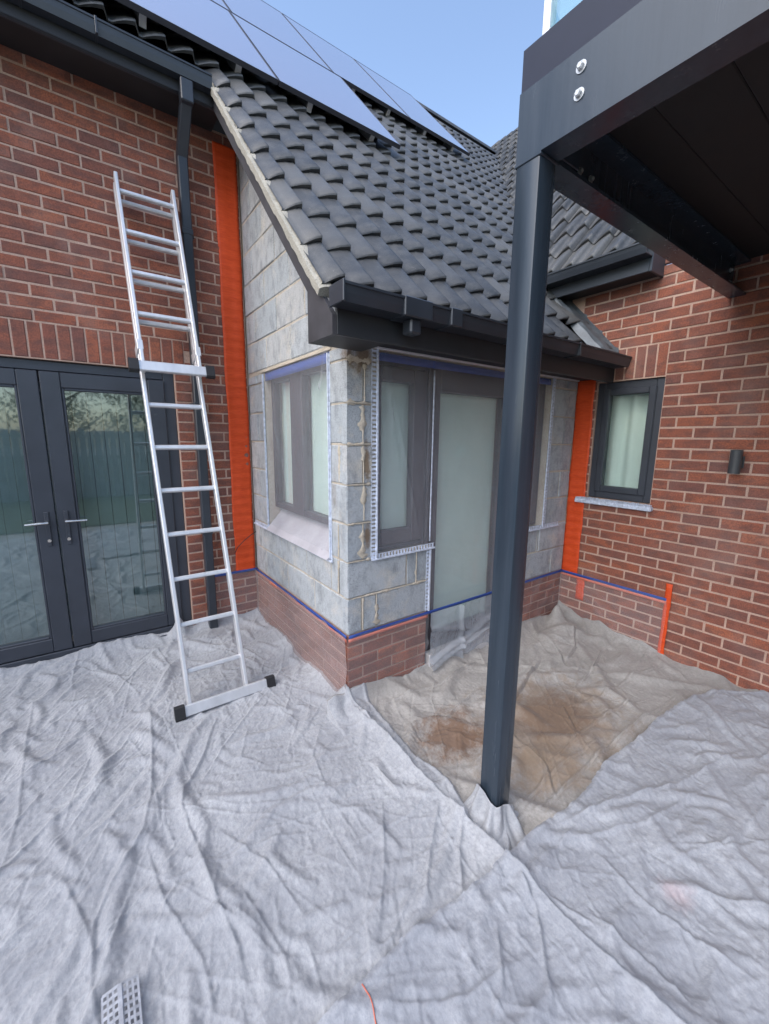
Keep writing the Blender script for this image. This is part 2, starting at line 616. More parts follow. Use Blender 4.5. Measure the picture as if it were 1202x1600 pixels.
def place_bricks(rows, axis, plane, parent, upright=False, maxn=300, name='brick'):
    """axis 0: wall along x facing -y; axis 1: wall along y facing -x; axis 2: along y facing +x. Largest MAXN as objects, rest joined"""
    items = []
    for it in rows:
        (p, q, z) = it[:3]
        m = (p + q) / 2
        c = (m, plane, z + BRH / 2) if axis == 0 else (plane, m, z + BRH / 2)
        if in_frame(c, 25):
            pr = project(c)
            w = (q - p) / pr[2]
        else:
            w = -Vector(c).length
        items.append((w, c, p, q, z))
    items.sort(key=lambda t: -t[0])
    rest = MB()
    for i, (w, c, p, q, z) in enumerate(items):
        if i < maxn and w > 0:
            me = random.choice(BRICKS)
            dep = random.uniform(-0.0015, 0.0025)
            rz = 0.0 if axis == 0 else (-math.pi / 2)
            loc = [c[0], c[1], z]
            if axis == 0:
                loc[1] += dep
            else:
                loc[0] += dep
            o = link(name, me, loc, parent, rotz=rz + random.uniform(-.003, .003), scale=((q - p) / 0.2145, 1, 1))
            if random.random() < 0.5:
                pass
        else:
            d = random.uniform(-0.0015, 0.0025)
            if axis == 0:
                rest.box(p, q, plane + d, plane + 0.03, z, z + BRH)
            else:
                rest.box(plane + d, plane + 0.03, p, q, z, z + BRH)
    if rest.f:
        rest.build('brickwork', M['bricks'], parent, kind='stuff')


def place_soldiers(a0, a1, z0, h, axis, plane, parent):
    n = round((a1 - a0) / 0.075)
    st = (a1 - a0) / n
    for i in range(n):
        a = a0 + (i + 0.5) * st
        me = random.choice(BRICKS)
        o = link('soldier_brick', me, (0, 0, 0), parent)
        # mesh length axis x -> vertical; rotate about the facing axis
        loc = Vector((a, plane + random.uniform(-.001, .002), z0 + h / 2)) if axis == 0 else Vector((plane + random.uniform(-.001, .002), a, z0 + h / 2))
        sx = (h - 0.01) / 0.2145
        if axis == 0:
            mt = Matrix.Rotation(math.pi / 2, 4, 'Y')
            off = Vector((-BRH / 2, 0, 0))
        else:
            mt = Matrix.Rotation(-math.pi / 2, 4, 'Z') @ Matrix.Rotation(math.pi / 2, 4, 'Y')
            off = Vector((0, BRH / 2, 0))
        o.rotation_euler = mt.to_euler()
        o.scale = (sx, 1, (st - 0.01) / BRH)
        o.location = loc + off * ((st - 0.01) / BRH) - WORLD[parent.name]


# ================================================================== MAIN HOUSE
house = thing('brick_house', 'red brick house with grey french doors and a tiled roof sweeping low over the lean-to', 'house', (0, YL, GZ))
DX0, DX1, DZ0, DZ1 = -1.02, 0.612, -0.08, 1.978
# mortar backing split round the door opening
mw = MB()
mp = YL + 0.0045
mw.box(-3.6, DX0, mp, YL + 0.28, GZ, 3.72)
mw.box(DX1, XC - 0.004, mp, YL + 0.28, GZ, 3.72)
mw.box(DX0, DX1, mp, YL + 0.28, DZ1 + 0.004, 3.72)
wall_l = mw.build('brick_wall', M['mortar'], house)
LOFF = 0.034
rows = brick_rows(-3.55, XC - 0.012, GZ + 0.02, 3.70, LOFF, 0.05, [(DX0 - 0.003, DX1 + 0.006, -1, 2.205), (-1.06, 0.69, 1.985, 2.2)])
place_bricks(rows, 0, YL, wall_l)
place_soldiers(-1.053, 0.69, 1.985, 0.225, 0, YL, wall_l)

# french doors
fr = MB()
YD = YL + 0.035
fw = 0.075
fr.box(DX0, DX0 + fw, YD, YD + 0.07, DZ0, DZ1, 0.004)
fr.box(DX1 - fw, DX1, YD, YD + 0.07, DZ0, DZ1, 0.004)
fr.box(DX0 + fw, DX1 - fw, YD, YD + 0.07, DZ1 - 0.062, DZ1, 0.004)
fr.box(DX0 + fw, DX1 - fw, YD - 0.02, YD + 0.07, DZ0, DZ0 + 0.045, 0.004)
door = fr.build('french_door', M['frame'], house)
MB().box(DX0 - 0.02, DX1 + 0.02, YL - 0.025, YL + 0.28, GZ, DZ0 - 0.003, 0.004).build('threshold', M['frame'], house)


def leaf(x0, x1, hinge_left):
    z0, z1 = DZ0 + 0.05, DZ1 - 0.066
    st = 0.108
    m = MB()
    yf, yb = YD - 0.012, YD + 0.055
    m.box(x0, x0 + st, yf, yb, z0, z1, 0.005)
    m.box(x1 - st, x1, yf, yb, z0, z1, 0.005)
    m.box(x0 + st, x1 - st, yf + .0015, yb, z0, z0 + 0.10, 0.005)
    m.box(x0 + st, x1 - st, yf + .0015, yb, z1 - 0.10, z1, 0.005)
    # glazing bead
    b = 0.016
    gx0, gx1, gz0, gz1 = x0 + st, x1 - st, z0 + 0.10, z1 - 0.10
    m.box(gx0, gx0 + b, yf + 0.006, yb - .004, gz0, gz1, 0.004)
    m.box(gx1 - b, gx1, yf + 0.006, yb - .004, gz0, gz1, 0.004)
    m.box(gx0 + b, gx1 - b, yf + 0.006, yb - .004, gz0, gz0 + b, 0.004)
    m.box(gx0 + b, gx1 - b, yf + 0.006, yb - .004, gz1 - b, gz1, 0.004)
    lf = m.build('door_leaf', M['frame'], house)
    p = MB().box(gx0 + 0.005, gx1 - 0.005, yf + 0.022, yf + 0.028, gz0 + 0.005, gz1 - 0.005)
    p.build('glass_pane', M['glass'], lf)
    # lever handle on long backplate
    hx = x1 - 0.050 if hinge_left else x0 + 0.050
    bp = MB().box(hx - 0.014, hx + 0.014, yf - 0.010, yf - .0005, 0.745, 0.985, 0.004).build('handle_plate', M['frame'], lf)
    h = MB()
    h.tube([(hx, yf - 0.005, 0.915), (hx, yf - 0.05, 0.915)], 0.010)
    s = -1 if hinge_left else 1
    h.tube([(hx - s * 0.006, yf - 0.05, 0.915), (hx + s * 0.03, yf - 0.054, 0.915), (hx + s * 0.115, yf - 0.05, 0.912)], [0.009, 0.008, 0.006])
    MB().tube([(hx, yf - 0.0105, 0.785), (hx, yf - 0.022, 0.785)], 0.011).build('lock_cylinder', M['chrome'], lf)
    h.build('handle', M['chrome'], lf)
    return lf


leaf(DX0 + 0.072, -0.195, True)
leaf(-0.188, DX1 - 0.072, False)
# vertical blind slats inside the doors
x = DX0 + 0.1
while x < DX1 - 0.06:
    MB().add([(x, YD + 0.14, 0.0), (x + 0.085, YD + 0.155, 0.0), (x + 0.085, YD + 0.155, 1.86), (x, YD + 0.14, 1.86)], [(0, 1, 2, 3)]).build('blind_slat', M['slat'], house)
    x += 0.0885
MB().box(DX0 - 0.3, DX1 + 0.3, YL + 0.9, YL + 0.95, -0.2, 2.3).build('room_wall', M['black'], house)

# eaves
FY = 3.32
VX = 0.93
MB().box(-3.6, 0.985, FY + 0.02, YL + 0.005, 3.70, 3.712).build('soffit', M['soffit'], house)
fb = MB().box(-3.6, 0.985, FY, FY + 0.018, 3.69, 3.83, 0.003)
fb.box(-3.6, 0.98, FY - 0.012, FY - .0005, 3.692, 3.722, 0.004)
fb.build('fascia', M['upvc'], house)


def gutter(x0, x1, yb, zt, w, h, parent, name='gutter'):
    """square-line gutter along x, back at yb, top at zt, open above"""
    yf = yb - w
    t = 0.004
    m = MB()
    poly = [(yb, zt), (yb, zt - h), (yf + 0.012, zt - h), (yf + 0.004, zt - h * 0.55), (yf, zt - 0.012), (yf - 0.006, zt - 0.010), (yf - 0.006, zt),
            (yf + t + 0.004, zt), (yf + 0.004 + t, zt - h * 0.5), (yf + 0.014 + t, zt - h + t), (yb - t, zt - h + t), (yb - t, zt)]
    m.prism(poly, 0, x0, x1)
    return m.build(name, M['upvc'], parent)


gm = gutter(-3.6, 0.905, FY - 0.002, 3.803, 0.125, 0.075, house)
for bx_ in (-0.05, 0.28, -1.0):
    MB().box(bx_, bx_ + 0.012, FY - 0.137, FY - 0.0025, 3.724, 3.808, 0.002).build('gutter_bracket', M['upvc'], gm)
# downpipe
dp = MB()
px_ = 0.752
w = 0.066
dp.box(px_ - w / 2, px_ + w / 2, YL - 0.045 - w, YL - 0.045, -0.12, 3.44, 0.007)
dpo = dp.build('downpipe', M['upvc'], house)
q = MB().beam((px_, YL - 0.045 - w / 2, 3.42), (px_, FY - 0.075, 3.645), 0.068, 0.068, (1, 0, 0), 0.006)
q.build('pipe_offset', M['upvc'], dpo)
MB().box(px_ - 0.038, px_ + 0.038, FY - 0.115, FY - 0.038, 3.60, 3.727, 0.006).build('gutter_outlet', M['upvc'], dpo)
for zz in (2.92, 1.72, 0.72):
    c_ = MB().box(px_ - w / 2 - 0.004, px_ + w / 2 + 0.004, YL - 0.049 - w, YL - 0.042, zz, zz + 0.035, 0.003)
    c_.box(px_ - 0.055, px_ + 0.055, YL - 0.042, YL - 0.001, zz + 0.004, zz + 0.03, 0.002)
    c_.build('pipe_clip', M['upvc'], dpo)

# ------------------------------------------------------------------ roof tiles
TW, TP = 0.3254, 0.1627


def roll(t):
    """height over one roll, t in 0..1: gently convex face rising to a step"""
    if t < 0.12:
        return 0.010 * (1 - t / 0.12) * 0.0
    if t < 0.84:
        s = (t - 0.12) / 0.72
        return 0.036 * (0.45 * s + 0.55 * math.sin(s * math.pi / 2))
    if t < 0.88:
        return 0.036
    s = (t - 0.88) / 0.12
    return 0.036 * (1 - s)


def tile_mesh(nroll, name, seed=0):
    L = 0.375
    rr = random.Random(seed)
    ts = [0, 0.12, 0.3, 0.55, 0.78, 0.84, 0.88, 0.94]
    us = []
    for k in range(nroll):
        us += [(k + t) * TP for t in ts]
    us.append(nroll * TP - 0.003)
    hs = [roll((u / TP) % 1.0) if i < len(us) - 1 else 0.0 for i, u in enumerate(us)]
    n = len(us)
    v = []
    th = 0.020
    for (vv, lift, dn) in ((0.006, 0.026, 0), (0.0, 0.020, 0), (0.0, 0.026, -th), (L, 0.001, 0)):
        pass
    # (along, lift at the pan, extra lift on the roll)
    ring = [(0.004, 0.004, 0.006), (0.0, 0.013, 0.016), (0.006, 0.018, 0.018), (0.10, 0.015, 0.013), (L, 0.002, 0.0)]
    for (vv, base, ex) in ring:
        for u, h in zip(us, hs):
            v.append((u, vv, base + h + ex * h / 0.036))
    f = []
    for r in range(len(ring) - 1):
        for i in range(n - 1):
            f.append((r * n + i, r * n + i + 1, (r + 1) * n + i + 1, (r + 1) * n + i))
    me = bpy.data.meshes.new(name)
    me.from_pydata(v, [], f)
    me.materials.append(M['tile'])
    sm = [False] * len(f)
    for r in range(2, len(ring) - 1):
        for i in range(n - 1):
            sm[r * (n - 1) + i] = True
    me.polygons.foreach_set('use_smooth', sm)
    return me


TILE2 = tile_mesh(2, 'roof_tile')
TILE1 = tile_mesh(1, 'roof_tile_half')
GA = 0.305


def in_wing(x, y):
    return y < x - 0.904


def place_tiles(items, parent, rot, maxn=300):
    """items: (origin world, mesh, scale_x)"""
    lst = []
    for (o, me, sx) in items:
        c = o + rot @ Vector((0.16, 0.1, 0.02))
        pr = project(c)
        wgt = -c.length
        if pr and in_frame(c, 30):
            wgt = 1 / pr[2] ** 2
        lst.append((wgt, o, me, sx))
    lst.sort(key=lambda t: -t[0])
    e = rot.to_euler()
    rest = []
    for i, (wgt, o, me, sx) in enumerate(lst):
        if i < maxn and wgt > 0:
            ob = link('roof_tile', me, o, parent, scale=(sx, 1, 1))
            ee = (rot @ Matrix.Rotation(random.uniform(-.004, .004), 3, 'Z') @ Matrix.Rotation(random.uniform(-.006, .006), 3, 'X')).to_euler()
            ob.rotation_euler = ee
        else:
            rest.append((o, me, sx))
    if rest:
        vs, fs, sm = [], [], []
        for (o, me, sx) in rest:
            base = len(vs)
            for v in me.vertices:
                vs.append(o + rot @ Vector((v.co.x * sx, v.co.y, v.co.z)))
            for p in me.polygons:
                fs.append([base + i for i in p.vertices])
                sm.append(p.use_smooth)
        mb = MB()
        mb.v = [tuple(v) for v in vs]
        mb.f = fs
        ob = mb.build('tile_field', M['tile'], parent, smooth=True, kind='stuff')
        ob.data.polygons.foreach_set('use_smooth', sm)


EAVE_Y = 1.742
rotm = Matrix((Vector((1, 0, 0)), RU, RN)).transposed()
# underlay slab (closes the roof), rear slope and gables
ul = MB()
ytop = 5.98
zt = roof_z(ytop)
ul.prism([(YL - 0.3, roof_z(YL - 0.3) - 0.02), (ytop, zt - 0.02), (ytop, zt - 0.14), (YL - 0.3, roof_z(YL - 0.3) - 0.14)], 0, -3.6, XR + 4.2)
ul.prism([(EAVE_Y + 0.04, roof_z(EAVE_Y + 0.04) - 0.012), (YL - 0.303, roof_z(YL - 0.303) - 0.012), (YL - 0.303, roof_z(YL - 0.303) - 0.1), (EAVE_Y + 0.04, roof_z(EAVE_Y + 0.04) - 0.06)], 0, VX + 0.03, XR - 0.003)
ul.prism([(ytop + .001, zt - 0.02), (ytop + 4.5, zt - 4.5), (ytop + 4.5, zt - 4.62), (ytop + .001, zt - 0.14)], 0, -3.6, XR + 4.2)
roof = ul.build('roof', M['black'], house)
items = []
for k in range(0, 20):
    y = EAVE_Y + k * GA * RU.y
    base = Vector((0, y, roof_z(y)))
    if y > ytop - 0.1:
        break
    # pixel-measured column grid: roll edges at x = 1.018 + n*TP
    if k < 8:
        xs = VX - 0.018
        items.append((Vector((xs, base.y, base.z)), TILE1, (1.018 - xs) / TP))
        x = 1.018
    else:
        x = 1.018 - TW * 14
    while x < 8.2:
        cx, cy = x + 0.16, y + 0.12
        if y < 2.35 and x + TW > XR - 0.006:
            for xx in (x, x + TP):
                if xx < XR - 0.03:
                    items.append((Vector((xx, base.y, base.z)), TILE1, min(1.0, (XR - 0.006 - xx) / TP)))
        elif not in_wing(cx - 0.12, cy + 0.1):
            items.append((Vector((x, base.y, base.z)), TILE2, 1.0))
        x += TW
place_tiles(items, roof, rotm)
# ridge tiles
for i in range(26):
    xx = -3.4 + i * 0.42
    if xx > 6.9:
        break
    m = MB()
    pts = []
    for s in (xx, xx + 0.425):
        for a in range(7):
            t = math.pi * (a / 6)
            pts.append((s, ytop + 0.0 - 0.13 * math.cos(t), zt - 0.03 + 0.11 * math.sin(t)))
    m.add(pts, [(a, a + 1, 8 + a, 7 + a) for a in range(6)])
    m.build('ridge_tile', M['tile'], roof, smooth=True)

# verge mortar bed and barge board
vm = MB()
rngv = random.Random(3)
y = EAVE_Y - 0.012
prev = None
ring = []
while y < 3.34:
    z = roof_z(y)
    j1, j2 = rngv.uniform(-.003, .003), rngv.uniform(-.004, .004)
    bump_ = 0.014 * abs(math.sin((y - EAVE_Y) / (GA * RU.y) * math.pi))
    c0 = Vector((VX - 0.028, y, z)) + RN * (-0.038 + j2)
    c1 = Vector((VX - 0.032, y, z)) + RN * (-0.004 + j1)
    c2 = Vector((VX - 0.012, y, z)) + RN * (0.010 + j1 - bump_ * 0.5)
    c3 = Vector((VX + 0.024, y, z)) + RN * (0.018 - bump_ * 0.5)
    c4 = Vector((VX + 0.03, y, z)) + RN * (-0.038)
    ring.append([c0, c1, c2, c3, c4])
    y += 0.026
vs = [p for r in ring for p in r]
fs = [(i * 5 + k, i * 5 + (k + 1) % 5, (i + 1) * 5 + (k + 1) % 5, (i + 1) * 5 + k) for i in range(len(ring) - 1) for k in range(5)]
fs += [(0, 1, 2, 3, 4), tuple(len(vs) - 5 + k for k in (4, 3, 2, 1, 0))]
vm.add(vs, fs).build('verge_mortar', M['verge'], roof)
FYE = 1.672     # lean-to fascia front
bb = MB()
zt0 = lambda yy: roof_z(yy) - 0.036 / RN.z
zb0 = lambda yy: roof_z(yy) - 0.110 / RN.z
bb.prism([(FYE, zt0(FYE) + .0), (3.45, zt0(3.45)), (3.45, zb0(3.45)), (1.91, zb0(1.91)), (1.91, 1.945), (FYE, 1.945)], 0, VX - 0.004, VX + 0.018)
bb.build('barge_board', M['barge'], house)
# undercloak between barge board and block gable
uc = MB()
uc.prism([(YC - 0.02, roof_z(YC - 0.02) - 0.115), (3.5, roof_z(3.5) - 0.115), (3.5, roof_z(3.5) - 0.135), (YC - 0.02, roof_z(YC - 0.02) - 0.135)], 0, VX + 0.0185, XC + 0.02)
uc.build('undercloak', M['soffit'], house)

# valley lead
va = MB()
pts = []
for (x, y) in ((3.2, 2.29), (7.0, 6.09)):
    z = roof_z(y)
    pts += [(x - 0.10, y + 0.02, z + 0.062), (x, y, z + 0.045), (x + 0.02, y - 0.10, z + 0.062)]
va.add(pts, [(0, 1, 4, 3), (1, 2, 5, 4)]).build('valley_lead', M['lead'], roof)

# ================================================================== BRICK WING
wing = thing('brick_wing', 'red brick wing with a small grey window and wall light, beside the stained sheet', 'house', (XR, 0.5, GZ))
WY0, WY1, WZ0, WZ1 = 1.312, 1.797, 1.032, 1.955
mw = MB()
mq = XR + 0.0045
mw.box(mq, XR + 0.28, -3.0, WY0, GZ, 2.95)
mw.box(mq, XR + 0.28, WY1, 2.6, GZ, 2.69)
mw.box(mq, XR + 0.28, WY0, WY1, WZ1 + 0.004, 2.69)
mw.box(mq, XR + 0.28, WY0, WY1, GZ, WZ0 - 0.004)
wall_r = mw.build('brick_wall', M['mortar'], wing)
ROFF = 0.022
rows = brick_rows(-2.95, YC + 0.0, GZ + 0.01, 2.92, ROFF, 1.209, [(WY0 - 0.004, WY1 + 0.004, WZ0, WZ1 + 0.235), (1.42, 3.0, 2.66, 4)])
place_bricks(rows, 1, XR, wall_r)
place_soldiers(WY0 - 0.0, WY1 + 0.02, WZ1 + 0.008, 0.234, 1, XR, wall_r)
# window in wing
xw = XR + 0.022
m = MB()
f0 = 0.058
m.box(xw, xw + 0.07, WY0, WY0 + f0, WZ0, WZ1, 0.004)
m.box(xw, xw + 0.07, WY1 - f0, WY1, WZ0, WZ1, 0.004)
m.box(xw, xw + 0.07, WY0 + f0, WY1 - f0, WZ1 - f0, WZ1, 0.004)
m.box(xw, xw + 0.07, WY0 + f0, WY1 - f0, WZ0, WZ0 + f0, 0.004)
win = m.build('window', M['frame'], wing)
m = MB()
s0, s1, sz0, sz1 = WY0 + 0.05, WY1 - 0.05, WZ0 + 0.052, WZ1 - 0.05
t_ = 0.05
xs_ = xw - 0.014
m.box(xs_, xw + 0.05, s0, s0 + t_, sz0, sz1, 0.006)
m.box(xs_, xw + 0.05, s1 - t_, s1, sz0, sz1, 0.006)
m.box(xs_ + .001, xw + 0.05, s0 + t_, s1 - t_, sz1 - t_, sz1, 0.006)
m.box(xs_ + .001, xw + 0.05, s0 + t_, s1 - t_, sz0, sz0 + t_, 0.006)
m.build('sash', M['frame'], win)
MB().box(xs_ + 0.022, xs_ + 0.028, s0 + t_, s1 - t_, sz0 + t_, sz1 - t_).build('glass_pane', M['wglass'], win)
bl = MB()
pts = []
n = 20
for i in range(n + 1):
    yy = s0 + (s1 - s0) * i / n
    dx = 0.016 * math.sin(i * 0.9) + 0.012 * math.exp(-((i - 10) / 1.8) ** 2)
    pts += [(xw + 0.1 - dx, yy, sz0 + 0.01), (xw + 0.1 - dx, yy, sz1 - 0.02)]
bl.add(pts, [(2 * i, 2 * i + 1, 2 * i + 3, 2 * i + 2) for i in range(n)]).build('blind', M['blind'], win, smooth=True)
# boxed eave of the wing: gutter, fascia, end cap
EX, EY0, EZ = 3.262, 1.412, 2.655
MB().box(EX, XR - 0.001, EY0 + 0.012, 2.24, EZ, EZ + 0.012).build('soffit', M['soffit'], wing)
MB().box(EX - 0.018, EX - 0.0005, EY0 + 0.012, 2.24, EZ - 0.012, EZ + 0.115, 0.003).build('fascia', M['upvc'], wing)
MB().box(EX - 0.02, XR + 0.03, EY0 - 0.008, EY0 + 0.011, EZ - 0.016, EZ + 0.17, 0.004).build('end_cap', M['upvc'], wing)
gz, gx = 2.80, EX - 0.019
poly = [(gx, gz), (gx, gz - 0.07), (gx - 0.1, gz - 0.07), (gx - 0.112, gz - 0.035), (gx - 0.118, gz - 0.01), (gx - 0.124, gz - 0.01), (gx - 0.124, gz), (gx - 0.110, gz), (gx - 0.104, gz - 0.035), (gx - 0.095, gz - 0.064), (gx - 0.006, gz - 0.064), (gx - 0.006, gz)]
mg = MB()
pv = [(a, yy, c) for yy in (EY0 - 0.005, 2.27) for a, c in poly]
nn = len(poly)
mg.add(pv, [tuple(range(nn)), tuple(range(2 * nn - 1, nn - 1, -1))] + [(i, (i + 1) % nn, nn + (i + 1) % nn, nn + i) for i in range(nn)])
mg.build('gutter', M['upvc'], wing)
# wing roof
wz0, wx0 = 2.80, 3.205


def wing_z(x):
    return wz0 + SL * (x - wx0)


wu = MB()
wu.add([(wx0 + 0.05, 1.43, wing_z(wx0 + 0.05) - 0.02), (7.4, 1.43, wing_z(7.4) - 0.02), (7.4, 6.9, wing_z(7.4) - 0.02), (wx0 + 0.05, 2.42, wing_z(wx0 + 0.05) - 0.02),
        (wx0 + 0.05, 1.43, wing_z(wx0 + 0.05) - 0.12), (7.4, 1.43, wing_z(7.4) - 0.12), (7.4, 6.9, wing_z(7.4) - 0.12), (wx0 + 0.05, 2.42, wing_z(wx0 + 0.05) - 0.12)],
       [(0, 1, 2, 3), (7, 6, 5, 4), (0, 4, 5, 1), (1, 5, 6, 2), (2, 6, 7, 3), (3, 7, 4, 0)])
wroof = wu.build('roof', M['black'], wing)
wU = Vector((1, 0, SL)).normalized()
wN = Vector((-SL, 0, 1)).normalized()
rotw = Matrix((Vector((0, -1, 0)), wU, wN)).transposed()
items = []
for k in range(21):
    xx = wx0 - 0.02 + k * GA * wU.x
    ytop_ = xx + 0.904 + 0.15
    yy = 1.43 + TW * math.ceil((ytop_ - 1.43) / TW)
    while yy - TW > 1.40:
        if not (yy - 0.16 > xx - (-0.904) + 0.25) and (yy - 0.16) < xx - 0.904 + 0.32:
            items.append((Vector((xx, yy, wing_z(xx))), TILE2, 1.0))
        yy -= TW
place_tiles(items, wroof, rotw, 200)
# lead flashing stepped up the wing wall above the lean-to roof
fl = MB()
ys = [1.66, 1.80, 1.94, 2.08, 2.22]
for a, b in zip(ys[:-1], ys[1:]):
    za, zb = roof_z(a) + 0.05, roof_z(b) + 0.05
    pts = [(XR - 0.004, a - .02, za - 0.02), (XR - 0.004, b, zb), (XR - 0.004, b + .005, zb + 0.075), (XR - 0.004, a + 0.03, za + 0.105), (XR - 0.004, a - 0.0, za + 0.09)]
    fl.add(pts + [(p[0] - 0.003, p[1], p[2]) for p in pts], [(0, 1, 2, 3, 4), (9, 8, 7, 6, 5)] + [(i, (i + 1) % 5, 5 + (i + 1) % 5, 5 + i) for i in range(5)])
nj = 8
pts = []
for i in range(26):
    yy = 1.655 + i * 0.0245
    for j in range(nj):
        xx = XR - 0.006 - j * 0.030
        tt = ((xx - 1.018) / TP) % 1.0
        zz = roof_z(yy) + 0.074 + 0.5 * roll(tt) / RN.z - 0.085 * (j == nj - 1) - 0.02 * (j == nj - 2) + 0.004 * math.sin(i * 1.1 + j) + (0.02 if j == 0 else 0)
        pts.append((xx, yy, zz))
fl.add(pts, [(i * nj + j, i * nj + j + 1, (i + 1) * nj + j + 1, (i + 1) * nj + j) for i in range(25) for j in range(nj - 1)])
fl.build('lead_flashing', M['lead'], wing)

# ================================================================== BLOCK LEAN-TO
ext = thing('block_extension', 'grey concrete block lean-to with film-covered windows on a brick plinth, under the low tiled roof', 'extension', (XC, YC, GZ))
PZ = 0.34
# openings
SY0, SY1, SZ0, SZ1 = 2.165, 3.205, 0.775, 1.985            # side window (x = XC plane)
AX0, AX1, AZ0, AZ1 = 1.372, 1.800, 0.805, 1.975            # front window beside the corner pier
BX0, BX1, BZ0 = 1.800, 2.640, -0.12                        # door
CX0, CX1, CZ0 = 2.640, 3.070, 0.79                         # front window beside the brick wing
TD = 0.10
i_ = 0.006
bw = MB()
bw.box(XC + i_, XC + TD, YC + 0.02, SY0, PZ, 1.985)
bw.box(XC + i_, XC + TD, SY1, YL + 0.1, PZ, 1.985)
bw.box(XC + i_, XC + TD, SY0, SY1, PZ, SZ0)
bw.prism([(YC + 0.02, 1.986), (YC + 0.02, roof_z(YC + .02) - 0.13), (YL + 0.1, roof_z(YL + .1) - 0.13), (YL + 0.1, 1.986)], 0, XC + i_, XC + TD)
bside = bw.build('block_wall', M['bmortar'], ext)
bw = MB()
bw.box(XC + i_ + .002, AX0, YC + i_, YC + TD, PZ, 2.01)
bw.box(AX0, AX1 + 0.03, YC + i_, YC + TD, PZ, AZ0 - 0.01)
bfront = bw.build('block_wall', M['bmortar'], ext)
bw = MB()
bw.box(CX0, CX1, YC + i_, YC + TD, PZ, CZ0 - 0.01)
bw.box(CX1, XR, YC + i_, YC + TD, PZ, 2.01)
bfar = bw.build('block_wall', M['bmortar'], ext)
MB().box(XC + 0.004, XR, YC + 0.004, YC + 0.12, 1.984, 2.10).build('lintel', M['snot'], ext)
MB().box(XC - 0.003, XC + 0.05, YC + 0.17, SY1 + 0.06, 1.985, 2.003, 0.003).build('lintel', M['snot'], ext)


def block_mesh(i):
    rr = random.Random(50 + i)
    L, Hh, D = 0.44, 0.215, 0.05
    c = 0.006
    v = []
    for (x, z) in ((-L / 2, 0), (L / 2, 0), (L / 2, Hh), (-L / 2, Hh)):
        v.append((x, D, z))
    j = lambda a: rr.uniform(-a, a)
    pts = []
    for (x0, z0, x1, z1) in ((-L / 2, 0, L / 2, 0), (L / 2, 0, L / 2, Hh), (L / 2, Hh, -L / 2, Hh), (-L / 2, Hh, -L / 2, 0)):
        for t in (0, 0.5):
            pts.append((x0 + (x1 - x0) * t + j(.003), z0 + (z1 - z0) * t + j(.002)))
    for (x, z) in pts:
        v.append((x, c, z))
    for (x, z) in pts:
        v.append((x * 0.975 + j(.002), j(.002), Hh / 2 + (z - Hh / 2) * 0.95 + j(.002)))
    f = [(k, (k + 1) % 4, 4 + ((2 * k + 2) % 8), 4 + 2 * k + 1, 4 + 2 * k) for k in range(4)]
    f += [(4 + k, 4 + (k + 1) % 8, 12 + (k + 1) % 8, 12 + k) for k in range(8)]
    f.append(tuple(range(12, 20)))
    me = bpy.data.meshes.new('block')
    me.from_pydata(v, [], f)
    me.materials.append(M['block'])
    return me


BLOCKS = [block_mesh(i) for i in range(5)]


def block(a0, a1, z0, z1, axis, plane):
    me = random.choice(BLOCKS)
    m_ = (a0 + a1) / 2
    d = random.uniform(-0.004, 0.003)
    loc = (m_, plane + d, z0) if axis == 0 else (plane + d, m_, z0)
    link('block', me, loc, bside if axis == 1 else (bfront if a0 < 2.2 else bfar), rotz=(0 if axis == 0 else -math.pi / 2) + random.uniform(-.004, .004), scale=((a1 - a0) / 0.44, 1, (z1 - z0) / 0.215))


def block_course(a0, a1, cuts, z0, z1, axis, plane):
    xs = [a0] + [c for c in cuts if a0 + 0.04 < c < a1 - 0.04] + [a1]
    for p, q in zip(xs[:-1], xs[1:]):
        g0 = 0.006 if p > a0 else 0.0
        g1 = 0.006 if q < a1 else 0.0
        block(p + g0, q - g1, z0 + 0.005, z1 - 0.006, axis, plane)


zs = [PZ, 0.565, 0.79, 1.015, 1.24, 1.465, 1.69, 1.915, 1.985]
for k in range(len(zs) - 1):
    z0, z1 = zs[k], zs[k + 1]
    odd = k % 2
    # front
    if z1 <= 0.80:
        block_course(XC, AX1 - 0.002, [XC + (0.10 if not odd else 0.0), XC + (0.20 if not odd else 0.44)], z0, z1, 0, YC)
        block_course(CX0, XR - 0.004, [2.80 + 0.22 * odd, 3.24 - 0.2 * odd], z0, z1, 0, YC)
    else:
        block_course(XC, AX0 - 0.035, [XC + 0.105] if not odd else [], z0, z1, 0, YC)
        block_course(CX1 + 0.005, XR - 0.004, [3.28] if odd else [], z0, z1, 0, YC)
    # side
    if z1 <= 0.80:
        cuts = [YC + (0.10 if odd else 0.44) + 0.45 * i for i in range(5)] + ([YC + 0.2] if odd else [])
        block_course(YC + 0.003, YL - 0.005, sorted(cuts), z0, z1, 1, XC)
    else:
        block_course(YC + 0.003, SY0 - 0.006, [], z0, z1, 1, XC)
        block_course(SY1 + 0.006, YL - 0.005, [SY1 + 0.16] if odd else [], z0, z1, 1, XC)
# gable blocks above the side lintel
z = 2.006
k = 0
while z < 3.45:
    z1 = z + 0.225
    ylo = (z1 - 2.135 + 0.16) / SL + 1.723
    ylo = max(ylo - 0.16, YC + 0.003)
    if ylo < YL - 0.1:
        cuts = [YC + 0.27 + (0.225 if k % 2 else 0) + 0.45 * i for i in range(5)]
        block_course(ylo, YL - 0.005, cuts, z, z1, 1, XC)
    z = z1
    k += 1
